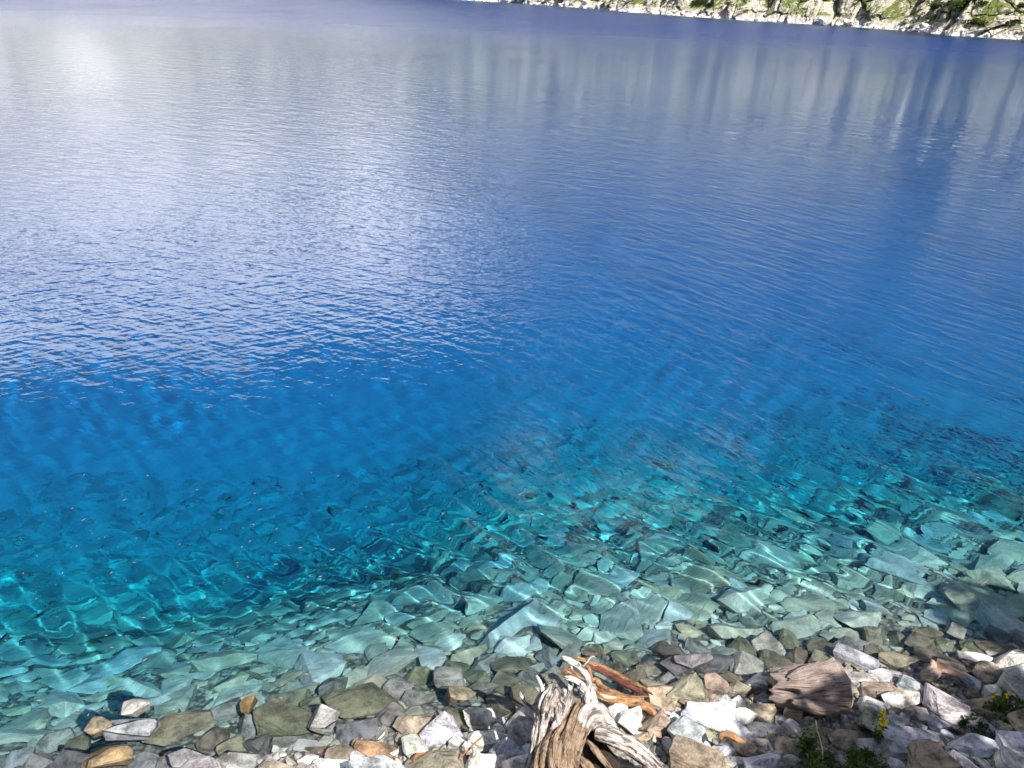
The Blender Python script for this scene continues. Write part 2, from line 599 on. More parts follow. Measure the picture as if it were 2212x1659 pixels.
# ------------------------------------------------------------------ far shore
_fs = [(300, -44), (700, -22.0), (980, -1.0), (1130, 8), (1290, 20), (1450, 33), (1600, 43), (1750, 52), (1900, 62), (2060, 77), (2212, 86), (2500, 112), (2900, 150)]
CU = np.concatenate([np.linspace(300, 960, 90)[:-1], np.linspace(960, 2260, 760)[:-1], np.linspace(2260, 2900, 110)])
CV = np.interp(CU, [a for a, _ in _fs], [b_ for _, b_ in _fs])
CP = np.array([at(u, v, 0.0)[:2] for u, v in zip(CU, CV)])
CD = np.linalg.norm(CP, axis=1)
ARC = np.concatenate([[0], np.cumsum(np.linalg.norm(np.diff(CP, axis=0), axis=1))])
tt = np.concatenate([np.linspace(-0.006, 0.055, 84)[:-1], np.linspace(0.055, 1.0, 70) ** 1.0 * 1.0])
_tan = np.gradient(CP, axis=0)
_tan /= np.linalg.norm(_tan, axis=1)[:, None]
_nrm = np.stack([_tan[:, 1], -_tan[:, 0]], -1)
_nrm *= np.sign((_nrm * CP).sum(1))[:, None]
_ker = np.ones(81) / 81.0
_nrm = np.stack([np.convolve(np.pad(_nrm[:, k], 40, mode='edge'), _ker, mode='valid') for k in (0, 1)], -1)
OUT = _nrm / np.linalg.norm(_nrm, axis=1)[:, None]      # away from the lake


def cliff_point_arrays():
    hm = CD * (0.27 + 0.06 * fbm(ARC / 70.0, ARC * 0, octaves=3, seed=9))[:]        # crest height
    hm = hm * (0.55 + 0.45 * sstep(300, 900, CU))
    H = hm[:, None] * np.where(tt < 0.055, tt, tt)[None, :] * 1.0
    H = np.where(tt[None, :] < 0.055, CD[:, None] * tt[None, :] * 0.9, H)
    base = CD[:, None] * 0.0495
    H = np.where(tt[None, :] >= 0.055, base + (hm[:, None] - base) * ((tt[None, :] - 0.055) / 0.945), H)
    sc = np.clip(CD / 150.0, 0.7, 2.6)[:, None]
    A = ARC[:, None] + 0 * H
    # gullies: the face steps back along some lines
    gl = fbm(A / (11 * 1.0), H / 60.0, octaves=3, seed=11)
    gul = np.maximum(0, 0.25 - np.abs(fbm(A / 16.0 + H * 0.03, H / 70.0, octaves=2, seed=12))) * 4.0
    back = H * 0.85 + sc * (1.6 * gl - 0.0) + sc * 2.2 * gul * sstep(0.2, 4.0, H) * (0.45 + 0.55 * sstep(16.0, 7.0, H))
    f1, f2, cid = worley(A / (6.5 * sc), H / (4.2 * sc), back / (6.5 * sc), 21)
    g1, g2, gid = worley(A / (2.0 * sc), H / (1.4 * sc), back / (2.0 * sc), 31)
    back = back + sc * 2.0 * (cid - 0.5) + sc * 0.6 * (gid - 0.5) + sc * 0.9 * sstep(0.10, 0.0, f2 - f1) + sc * 0.25 * sstep(0.1, 0.0, g2 - g1)
    back = back + sc * 0.25 * fbm(A / 0.8, H / 0.8, octaves=3, seed=14)
    up = sc * 0.4 * (gid - 0.5) * sstep(0.5, 2.0, H)
    X = CP[:, 0][:, None] + OUT[:, 0][:, None] * back
    Y = CP[:, 1][:, None] + OUT[:, 1][:, None] * back
    return X, Y, H + up


KX, KY, KZ = cliff_point_arrays()
m_cliff, t, b = material('granite_cliff', 0.9)
geo = t.n('NewGeometry')
p = geo.outputs['Position']
sp = t.n('SeparateXYZ'); t.link(p, sp.inputs[0])
sn = t.n('SeparateXYZ'); t.link(geo.outputs['True Normal'], sn.inputs[0])
n1 = t.noise(p, 0.35, 6.0, 0.65)
n2 = t.noise(t.mapping(p, scale=(1.0, 1.0, 0.3)), 1.6, 5.0, 0.7)
col = t.mix(t.ramp(n2, 0.35, 0.65), (0.22, 0.205, 0.175), (0.54, 0.505, 0.44))
col = t.mix(t.ramp(n1, 0.42, 0.62, 0.0, 0.55), col, (0.42, 0.37, 0.29))
blk = t.ramp(t.noise(t.mapping(p, scale=(1.0, 1.0, 0.22)), 0.9, 5.0, 0.7), 0.60, 0.72, 0.0, 0.75)
col = t.mix(blk, col, (0.07, 0.068, 0.07))
gm = t.math('ADD', t.noise(p, 0.22, 4.0, 0.6), t.math('MULTIPLY', sn.outputs[2], 0.22))
gcol = t.mix(t.noise(p, 2.2, 4.0, 0.7), (0.035, 0.055, 0.012), (0.16, 0.19, 0.035))
gmask = t.math('MULTIPLY', t.ramp(gm, 0.61, 0.67), t.ramp(sp.outputs[2], 1.2, 2.4))
col = t.mix(gmask, col, gcol)
ring = t.ramp(t.math('ADD', sp.outputs[2], t.math('MULTIPLY', n2, 0.9)), 1.35, 0.95)
col = t.mix(t.math('MULTIPLY', ring, 0.9), col, t.mix(n2, (0.45, 0.42, 0.40), (0.80, 0.77, 0.74)))
t.link(col, b.inputs['Base Color'])
bump(t, b, t.math('ADD', n2, n1), 0.8, 0.4)
cliff = link('cliff', mesh_np('cliff', np.stack([KX, KY, KZ], -1).reshape(-1, 3), grid_faces(*KX.shape), False), m_cliff)
tag(cliff, kind='structure')

# mountains beyond the head of the lake, and the wooded slope round its left side
def mountain(name, az0, az1, d0, d1, elev0, elev1, seed, mat, n=220, k=90):
    az = np.linspace(RAD(az0), RAD(az1), n)
    tv = np.linspace(0, 1, k)
    crest = RAD(elev0) + (RAD(elev1) - RAD(elev0)) * (0.5 + 0.9 * fbm(az * 5.0, az * 0, octaves=4, seed=seed))
    edge = sstep(0, 0.08, (az - az[0]) / (az[-1] - az[0])) * sstep(0, 0.08, (az[-1] - az) / (az[-1] - az[0]))
    crest = crest * (0.35 + 0.65 * edge)
    D = d0 + (d1 - d0) * tv[None, :] + 0 * az[:, None]
    Z = D * np.tan(crest)[:, None] * tv[None, :] ** 1.15
    rough = 0.10 * (d1 - d0)
    X0, Y0 = D * np.sin(az)[:, None], D * np.cos(az)[:, None]
    dd = fbm(X0 / 160.0, Y0 / 160.0, Z / 160.0, octaves=5, seed=seed + 3)
    Z = Z + rough * 0.55 * dd * sstep(0.0, 0.15, tv)[None, :] - 4.0
    D = D + rough * fbm(X0 / 90.0, Y0 / 90.0, Z / 90.0, octaves=4, seed=seed + 5)
    me = mesh_np(name, np.stack([D * np.sin(az)[:, None], D * np.cos(az)[:, None], Z], -1).reshape(-1, 3), grid_faces(n, k, True), False)
    o = link(name, me, mat)
    tag(o, kind='structure')
    return o


m_mount, t, b = material('mountain_granite', 0.95)
geo = t.n('NewGeometry')
p = geo.outputs['Position']
sn = t.n('SeparateXYZ'); t.link(geo.outputs['Normal'], sn.inputs[0])
n1 = t.noise(p, 0.012, 6.0, 0.65)
col = t.mix(n1, (0.40, 0.375, 0.35), (0.66, 0.62, 0.58))
col = t.mix(t.ramp(t.math('ADD', t.noise(p, 0.008, 4.0), t.math('MULTIPLY', sn.outputs[2], 0.2)), 0.62, 0.72, 0.0, 0.7), col, (0.10, 0.13, 0.05))
t.link(col, b.inputs['Base Color'])
mountain('hills', -88, -8, 700, 1900, 8.0, 13.0, 61, m_mount)
mountain('mountains', -20, 14, 1100, 2600, 8.0, 12.0, 71, m_mount)

# ------------------------------------------------------------------ stones: shapes
def rock_mesh(name, seed, squash=0.6, n=15, cuts=2, chip=0.035, box=0.72):
    """an angular broken stone in a unit box: convex hull of a few points, edges knocked off, faces chipped"""
    r = np.random.default_rng(seed)
    bm = bmesh.new()
    for k in range(n):
        d = r.normal(size=3)
        d = np.sign(d) * np.abs(d / np.abs(d).max()) ** box
        d = d / (np.abs(d) ** 3).sum() ** (1 / 3)
        bm.verts.new(d * r.uniform(0.82, 1.0))
    bmesh.ops.convex_hull(bm, input=bm.verts[:])
    for v in [v for v in bm.verts if not v.link_faces]:
        bm.verts.remove(v)
    bmesh.ops.dissolve_limit(bm, angle_limit=RAD(14), verts=bm.verts[:], edges=bm.edges[:])
    bmesh.ops.bevel(bm, geom=bm.edges[:], offset=0.035, segments=2, profile=0.6, affect='EDGES', clamp_overlap=True)
    bmesh.ops.triangulate(bm, faces=bm.faces[:])
    if cuts:
        bmesh.ops.subdivide_edges(bm, edges=[e for e in bm.edges if e.calc_length() > 0.22], cuts=cuts, use_grid_fill=True)
        bmesh.ops.triangulate(bm, faces=bm.faces[:])
    P = np.array([v.co[:] for v in bm.verts])
    q = P * 2.3 + seed * 3.7
    k = chip * (fbm(q[:, 0], q[:, 1], q[:, 2], octaves=3, seed=seed) + 0.8 * np.round(2 * fbm(q[:, 0] * .7, q[:, 1] * .7, q[:, 2] * 2.5, octaves=2, seed=seed + 9)))
    nrm = P / np.linalg.norm(P, axis=1)[:, None]
    P = P + nrm * k[:, None]
    lo, hi = P.min(0), P.max(0)
    P = (P - (lo + hi) / 2) / (hi - lo)
    for v, c in zip(bm.verts, P):
        v.co = c
    bm.normal_update()
    me = bpy.data.meshes.new(name)
    bm.to_mesh(me)
    bm.free()
    me.polygons.foreach_set('use_smooth', np.zeros(len(me.polygons), bool))
    return me


m_rock = rock_material()
ROCKS = [rock_mesh('rock', 100 + k, n=11 + k % 7, box=(0.55, 0.72, 0.9)[k % 3]) for k in range(16)]
ROUND = [rock_mesh('rock', 200 + k, n=34, cuts=1, box=1.0, chip=0.03) for k in range(4)]
for me in ROCKS + ROUND:
    me.materials.append(m_rock)

PALE, WHITE, BLUE, SLATE, OLIVE, BROWN, RUST, TAN, GREY = (
    (0.47, 0.45, 0.42), (0.74, 0.72, 0.69), (0.33, 0.34, 0.375), (0.19, 0.19, 0.215), (0.25, 0.24, 0.17),
    (0.25, 0.205, 0.16), (0.42, 0.25, 0.10), (0.36, 0.29, 0.205), (0.34, 0.335, 0.33))
DIM = (0.37, 0.36, 0.34)
ORANGE = (0.27, 0.18, 0.105)
CNAME = {DIM: 'grey', ORANGE: 'orange', PALE: 'pale', WHITE: 'white', BLUE: 'blue-grey', SLATE: 'dark slate', OLIVE: 'olive', BROWN: 'brown', RUST: 'rust-orange', TAN: 'tan', GREY: 'grey'}
rocks = []        # [object, x, y, radius, colour, info]


def add_rock(x, y, w, d, h, col, sink=0.35, rz=None, tilt=0.16, shape=None, z=None, r=rng):
    me = shape or ROCKS[r.integers(len(ROCKS))]
    o = bpy.data.objects.new('rock', me)
    COL.objects.link(o)
    g = gz(x, y) if z is None else z
    o.location = (x, y, g + h * (0.5 - sink))
    o.rotation_euler = (r.normal(0, tilt), r.normal(0, tilt), r.uniform(-0.5, 0.5) if rz is None else rz)
    o.scale = (w, d, h)
    jit = r.uniform(0.85, 1.15)
    o.color = (*[min(0.85, c * jit * r.uniform(0.95, 1.05)) for c in col], 1)
    o.cycles.is_caustics_receiver = True
    rocks.append([o, x, y, 0.5 * math.sqrt(w * d), col, (w, d, h, me in ROUND)])
    return o


# the stones that can be told apart, each by where it lies: (u, v, width px, height px, colour, flatness, rz, label)
HERO = [
    (240, 1642, 95, 52, ORANGE, .75, .2, 'rust-tan block standing out of shallow water, far left corner of the shore'),
    (222, 1600, 52, 42, TAN, .7, 0, 'rounded buff rock behind the rust-tan block in the left corner'),
    (301, 1566, 56, 40, DIM, .8, .3, 'pale granite wedge breaking the surface left of the big olive slab'),
    (290, 1600, 105, 45, BLUE, .45, .1, 'blue-grey slab awash between the buff rock and the pale wedge'),
    (389, 1584, 130, 66, OLIVE, .3, .3, 'big olive slab under shallow water at the left shore'),
    (543, 1540, 38, 40, RUST, .7, .6, 'small rust-orange rock under water, left of the ringed olive slab'),
    (617, 1556, 130, 72, OLIVE, .3, 0, 'round olive slab just under the surface, left of the pale square block'),
    (700, 1562, 60, 56, DIM, .7, 1.4, 'pale square block breaking the surface beside the round olive slab'),
    (772, 1572, 88, 60, BLUE, .5, .2, 'blue-grey boulder in the shallows right of the pale square block'),
    (784, 1518, 165, 78, OLIVE, .3, .1, 'widest olive slab under shallow water above the blue-grey boulder'),
    (629, 1592, 80, 36, GREY, .5, .1, 'flat grey slab at the water edge below the round olive slab'),
    (902, 1560, 58, 92, BROWN, .7, 1.5, 'tall brown slab on edge with a black shadow at its left'),
    (831, 1620, 125, 44, ORANGE, .5, -.15, 'long orange-tan slab lying at the water edge left of the stump'),
    (715, 1627, 130, 38, BROWN, .45, -.05, 'long brown slab at the water edge behind the bright white rock'),
    (728, 1652, 98, 36, WHITE, .7, .1, 'bright white rock cut by the bottom edge, left of the stump'),
    (522, 1638, 105, 46, GREY, .45, .2, 'wide grey slab at the water edge, left of the brown slab'),
    (405, 1638, 120, 42, BLUE, .4, .2, 'long blue-grey slab awash near the bottom left'),
    (994, 1515, 62, 42, BROWN, .8, 0, 'dark brown boulder standing in the shallows left of the stump'),
    (974, 1478, 84, 54, GREY, .5, -.4, 'large grey-olive slab under water behind the dark brown boulder'),
    (1094, 1625, 80, 64, BLUE, .9, .3, 'lavender-grey granite boulder touching the left side of the stump'),
    (1045, 1545, 100, 58, PALE, .6, -.3, 'pale speckled slab crossed by twig shadows left of the stump'),
    (1140, 1503, 66, 66, OLIVE, .8, .2, 'olive block standing behind the left prong of the stump'),
    (1367, 1560, 62, 56, WHITE, .9, .5, 'white angular block right of the stump, larger of two'),
    (1338, 1543, 42, 52, WHITE, .9, .2, 'white angular block right of the stump, smaller of two'),
    (1424, 1575, 72, 66, BROWN, .8, .4, 'brown angular block between the white blocks and the blue boulder'),
    (1391, 1588, 46, 24, TAN, .9, .1, 'small tan barrel-shaped stone in front of the white blocks'),
    (1488, 1600, 66, 80, BLUE, .9, .8, 'blue-grey granite boulder below the bright white slab'),
    (1483, 1495, 96, 66, OLIVE, .8, .2, 'largest olive block at the water edge right of the orange branches'),
    (1500, 1516, 72, 28, BROWN, .5, -.2, 'long thin slab lying across the foot of the olive block'),
    (1464, 1560, 38, 38, WHITE, .9, .4, 'small white block left of the bright white slab'),
    (1483, 1446, 110, 44, SLATE, .45, .1, 'dark slab awash behind the olive block at the water edge'),
    (1548, 1432, 100, 54, SLATE, .7, .2, 'dark slate boulder at the water edge left of the sawn log'),
    (1545, 1480, 54, 54, BROWN, .8, 1.2, 'brown upright block between the olive block and the sawn log'),
    (1584, 1460, 52, 32, OLIVE, .8, .1, 'olive stone behind the brown upright block'),
    (1594, 1490, 60, 44, OLIVE, .8, .3, 'squat olive block left of the sawn log'),
    (1636, 1478, 46, 44, PALE, .9, .2, 'pale lumpy stone touching the left end of the sawn log'),
    (1659, 1510, 46, 30, BLUE, .8, .2, 'blue-grey stone below the left end of the sawn log'),
    (1563, 1560, 155, 62, WHITE, .55, -.35, 'bright white slab, the largest, left of the sawn log'),
    (1608, 1550, 54, 48, WHITE, .8, .4, 'cream block sitting on the right end of the bright white slab'),
    (1563, 1527, 58, 34, WHITE, .8, .1, 'white block behind the bright white slab'),
    (1712, 1538, 28, 42, TAN, 1.4, 1.3, 'thin tan stone standing on edge under the sawn log'),
    (1656, 1576, 82, 36, PALE, .5, -.15, 'pale flat slab right of the bright white slab'),
    (1709, 1576, 32, 40, GREY, 1.2, .5, 'grey upright stone below the thin tan stone'),
    (1838, 1398, 86, 60, BLUE, .8, .5, 'pale blue-grey boulder at the water edge behind the sawn log, rear of two'),
    (1851, 1424, 92, 52, BLUE, .7, -.5, 'pale blue-grey boulder right of the sawn log, front of two'),
    (1860, 1462, 82, 38, GREY, .45, .1, 'flat grey slab right of the sawn face of the log'),
    (1926, 1456, 84, 38, GREY, .45, -.1, 'flat grey slab left of the knobbed driftwood'),
    (1899, 1487, 104, 44, BROWN, .4, .2, 'olive-brown slab in front of the flat grey slabs'),
    (1950, 1510, 84, 46, PALE, .7, .1, 'sunlit cream boulder above the yellow flowers'),
    (1957, 1424, 100, 42, OLIVE, .4, -.2, 'olive slab awash left of the knobbed driftwood'),
    (2056, 1430, 135, 46, BROWN, .4, -.5, 'long brown slab sloping into the water behind the knobbed driftwood'),
    (2115, 1419, 78, 32, WHITE, .6, 0, 'white rock at the water edge near the right border'),
    (2162, 1393, 88, 38, TAN, .6, -.2, 'tan rounded slab at the water edge by the right border'),
    (2062, 1368, 44, 36, PALE, .6, .9, 'pale stone under water behind the long brown slab'),
    (2000, 1372, 62, 32, OLIVE, .5, .1, 'olive stone under water behind the olive slab'),
    (1930, 1555, 78, 36, BLUE, .7, .1, 'blue-grey wedge in the shade right of the yellow flowers'),
    (2148, 1492, 42, 34, PALE, 1.0, .5, 'small sunlit pale rock at the right, above the shadow edge'),
    (1993, 1596, 225, 52, BLUE, .4, -.05, 'broadest shaded slab right of the yellow flowers'),
    (1908, 1620, 112, 46, GREY, .5, .1, 'shaded grey slab below the yellow flowers'),
    (2125, 1530, 122, 52, BROWN, .5, .1, 'shaded brown-grey slab near the right border'),
    (2109, 1613, 132, 60, BLUE, .5, .2, 'shaded blue-grey slab in the bottom right corner, left of two'),
    (2188, 1610, 92, 60, BLUE, .6, .3, 'shaded blue-grey block in the bottom right corner, right of two'),
    (1831, 1596, 82, 52, BROWN, .6, .2, 'shaded brown slab behind the green shrub'),
    (1772, 1590, 72, 36, BROWN, .6, -.1, 'brown slab half in shade beside the dry grass stalk'),
    (1560, 1622, 58, 36, BLUE, .8, .3, 'blue-grey block at the foot of the bright white slab'),
    (1613, 1619, 48, 42, TAN, .8, .2, 'tan block half in shade below the pale flat slab'),
    (1697, 1643, 58, 30, PALE, .7, .4, 'pale angled block left of the green shrub'),
    (1568, 1646, 84, 30, GREY, .5, .1, 'grey slab at the bottom edge below the bright white slab'),
]
for (u, v, wp, hp, col, flat, rz, lab) in HERO:
    p = at(u, v, 0.12)
    p = at(u, v, gz(p.x, p.y) + 0.04)
    k = (Vector(p) - EYE).dot(c_f) / FPX
    wd, hd = wp * k * 1.1, hp * k
    h = min(wd, hd) * flat
    d = max(0.5 * hd, (hd - h * 0.5 * 0.62)) / 0.8 * 1.1
    o = add_rock(p.x, p.y, wd, d, h, col, 0.30, rz, 0.10)
    top_z = 0.03 if ('breaking' in lab or 'standing' in lab or 'rounded buff' in lab) and u < 1100 else 0.012 if 'awash' in lab else -0.085 if 'under' in lab and 'foot' not in lab else None
    if 'under the sawn' in lab: top_z = None
    if top_z is not None:
        o.location.z = top_z - 0.46 * h
    tag(o, lab, 'rock')
n_hero = len(rocks)
KEEP = []         # spots the scattered stones leave free (filled by the driftwood)
for u, v, r_ in ((1230, 1610, .17), (1300, 1640, .25), (1370, 1640, .2), (1270, 1560, .16), (1320, 1580, .15), (1400, 1655, .15), (1680, 1490, .16), (1740, 1505, .2), (1790, 1510, .2), (1740, 1550, .12), (1790, 1555, .12),
                 (2010, 1462, .1), (2050, 1465, .1), (1888, 1604, .05), (1815, 1650, .16), (1770, 1650, .12), (1860, 1650, .12), (1776, 1640, .05), (2170, 1512, .04), (2142, 1514, .04), (1290, 1450, .08), (1330, 1470, .08), (1370, 1490, .08), (1340, 1510, .08)):
    p = at(u, v, 0.12)
    KEEP.append((None, p.x, p.y, r_))


def clear_of(x, y, r, lst, f=0.72):
    for q in lst:
        if (x - q[1]) ** 2 + (y - q[2]) ** 2 < ((r + q[3]) * f) ** 2:
            return False
    return True


MIXD = [PALE, PALE, GREY, GREY, BLUE, OLIVE, BROWN, BROWN, WHITE, OLIVE]
MIXW = [OLIVE, OLIVE, OLIVE, GREY, GREY, BLUE, BROWN, SLATE, PALE, OLIVE]
sr = np.random.default_rng(77)
tries = 0
while len(rocks) < 300 and tries < 90000:
    tries += 1
    u, v = sr.uniform(-20, 2235), sr.uniform(1340, 1690)
    p = at(u, v, 0.1)
    d = float(shore_y(p.x)) - p.y
    if d < -0.75 or d > 1.6: continue
    stage = tries / 90000.0
    top = (0.42 * (1 - stage) ** 1.6 + 0.115) * (0.6 + 0.4 * min(1.0, max(0.0, d) * 3))
    s = top * sr.uniform(0.75, 1.0)
    if d < 0.05:
        if stage > 0.45 or len([1 for q in rocks[n_hero:] if q[2] > shore_y(q[1]) - 0.05]) >= 60: continue
    wd, dd, hh_ = s * sr.uniform(0.9, 1.35), s * sr.uniform(0.7, 1.0), s * sr.uniform(0.32, 0.68)
    if d < 0.05 and gz(p.x, p.y) + hh_ * 0.75 > 0.0: continue
    if not clear_of(p.x, p.y, 0.5 * math.sqrt(wd * dd), rocks, 0.80): continue
    if not clear_of(p.x, p.y, 0.5 * math.sqrt(wd * dd), KEEP, 1.0): continue
    col = (MIXD if d > 0.05 else MIXW)[sr.integers(10)]
    sh = ROUND[sr.integers(4)] if sr.random() < 0.12 else None
    add_rock(p.x, p.y, wd, dd, hh_, col, 0.32, sr.uniform(-1.5, 1.5), 0.22, sh, r=sr)


# ------------------------------------------------------------------ stones past counting: the drowned scree, and the gravel
def stone_mass(name, items, mat, lib):
    VV, FF, n0 = [], [], 0
    libs = []
    for me in lib:
        v = np.empty(len(me.vertices) * 3, np.float32); me.vertices.foreach_get('co', v)
        f = np.empty(len(me.loops), np.int32); me.loops.foreach_get('vertex_index', f)
        libs.append((v.reshape(-1, 3), f.reshape(-1, 3)))
    for k, (loc, size, rot) in enumerate(items):
        v, f = libs[k % len(libs)]
        R = np.array(Matrix.Rotation(rot[4], 3, 'Y') @ Matrix.Rotation(rot[3], 3, 'X') @ Matrix.Rotation(rot[2], 3, 'Z') @ Matrix.Rotation(rot[0], 3, 'X') @ Matrix.Rotation(rot[1], 3, 'Y'))
        VV.append((v * np.array(size)) @ R.T + np.array(loc))
        FF.append(f + n0)
        n0 += len(v)
    return link(name, mesh_np(name, np.concatenate(VV), np.concatenate(FF), False), mat)


LOWROCK = [rock_mesh('low', 300 + k, n=10 + k % 6, cuts=1, box=(0.55, 0.8)[k % 2], chip=0.03) for k in range(10)]
PEB = [rock_mesh('pebble', 400 + k, n=9 + k % 5, cuts=0, box=0.8, chip=0.02) for k in range(8)]
br = np.random.default_rng(99)
items, grid = [], {}


def free_spot(x, y, r, cell=0.5):
    i, j = int(math.floor(x / cell)), int(math.floor(y / cell))
    for a in range(-2, 3):
        for b_ in range(-2, 3):
            for (px, py, pr) in grid.get((i + a, j + b_), ()):
                if (px - x) ** 2 + (py - y) ** 2 < ((pr + r) * 0.62) ** 2:
                    return False
    grid.setdefault((i, j), []).append((x, y, r))
    return True


_hx, _hy = np.arange(-10, 10.6, 0.1), np.arange(0, 17, 0.1)
_hz = ground_z(*np.meshgrid(_hx, _hy, indexing='ij'))


def gxs(x, y):
    return _hz[int(round((x + 10) / 0.1)), int(round(y / 0.1))]


for q in rocks:
    grid.setdefault((int(math.floor(q[1] / 0.5)), int(math.floor(q[2] / 0.5))), []).append((q[1], q[2], q[3]))
for (lo, hi, n) in ((0.38, 0.64, 1500), (0.24, 0.38, 4500), (0.13, 0.26, 9000), (0.07, 0.13, 9000)):
    xs, qs, ss = br.uniform(-8.5, 9.0, n), br.uniform(-0.5, 9.5, n), np.exp(br.uniform(math.log(lo), math.log(hi), n))
    if hi < 0.2: qs = br.uniform(-0.5, 3.0, n)
    ys = shore_y(xs) + qs
    zs = ground_z(xs, ys)
    for x, y, q, s, z in zip(xs, ys, qs, ss, zs):
        if q < 0: continue
        if s < 0.2 and q < 0.8 and br.random() < 0.5: continue
        if s > 0.4 and (q < 0.35 or br.random() < 0.25): continue
        if not free_spot(x, y, s * 0.5): continue
        h = s * br.uniform(0.28, 0.55)
        deep = float(sstep(0.8, 3.0, q))
        hs = h * (1 - 0.35 * deep)
        gsx = (float(gxs(x + 0.15, y)) - float(gxs(x - 0.15, y))) / 0.3
        gsy = (float(gxs(x, y + 0.15)) - float(gxs(x, y - 0.15))) / 0.3
        items.append(((x, y, min(z + hs * (0.02 - 0.22 * deep), -0.015 - 0.42 * h)), (s * br.uniform(0.9, 1.5), s * br.uniform(0.7, 1.0), hs), (br.normal(0, .16), br.normal(0, .16), br.uniform(-1.6, 1.6), math.atan(gsy), -math.atan(gsx))))
m_low = stone_mass_material('drowned_stone', [(0.410, 0.410, 0.319), (0.524, 0.524, 0.456), (0.388, 0.399, 0.331), (0.456, 0.479, 0.479), (0.456, 0.445, 0.353), (0.331, 0.342, 0.296), (0.593, 0.593, 0.536), (0.433, 0.422, 0.353), (0.376, 0.388, 0.331), (0.456, 0.388, 0.285), (0.456, 0.467, 0.422)])
low = stone_mass('lakebed_stones', items, m_low, LOWROCK)
tag(low, 'drowned scree of olive and grey stones on the lake bed', 'stones', kind='stuff')

items = []
n = 8000
xs, qs = br.uniform(-5.0, 6.5, n), br.uniform(-0.15, 2.4, n)
ys = shore_y(xs) - qs
zs = ground_z(xs, ys)
for x, y, z in zip(xs, ys, zs):
    s = math.exp(br.uniform(math.log(0.02), math.log(0.085)))
    items.append(((x, y, z + s * 0.12), (s * br.uniform(0.9, 1.5), s, s * br.uniform(0.5, 0.8)), (br.normal(0, .4), br.normal(0, .4), br.uniform(-3, 3), 0.0, 0.0)))
for k in range(2600):                       # the shore goes on beyond the picture
    x, qd = br.uniform(-8.0, 9.5), br.uniform(0.0, 4.2)
    y = float(shore_y(x)) - qd
    u_, v_, d_ = project((x, y, 0.3))
    if d_ > 0.3 and -40 < u_ < 2260 and v_ < 1720: continue
    if x > 5.8 and y < 1.0: continue
    s = math.exp(br.uniform(math.log(0.06), math.log(0.30)))
    items.append(((x, y, gz(x, y) + s * 0.1), (s * br.uniform(0.9, 1.5), s, s * br.uniform(0.4, 0.7)), (br.normal(0, .25), br.normal(0, .25), br.uniform(-3, 3), 0.0, 0.0)))
m_peb = stone_mass_material('gravel', [(0.259, 0.245, 0.223), (0.173, 0.151, 0.122), (0.338, 0.324, 0.302), (0.209, 0.216, 0.238), (0.288, 0.238, 0.173), (0.144, 0.137, 0.130), (0.446, 0.432, 0.410), (0.238, 0.209, 0.158)])
gravel = stone_mass('gravel', items, m_peb, PEB)
tag(gravel, 'loose chips and gravel between the rocks of the shore', 'gravel', kind='stuff')

# ------------------------------------------------------------------ driftwood
def cat_rom(pts, n):
    """Catmull-Rom through rows of numbers"""
    P = np.array(pts, float)
    P = np.vstack([2 * P[0] - P[1], P, 2 * P[-1] - P[-2]])
    m = len(P) - 3
    out = []
    for q in np.linspace(0, m - 1e-6, n):
        i = int(q); f = q - i
        a, b_, c, d = P[i:i + 4]
        out.append(0.5 * (2 * b_ + (c - a) * f + (2 * a - 5 * b_ + 4 * c - d) * f * f + (3 * b_ - a - 3 * c + d) * f ** 3))
    return np.array(out)


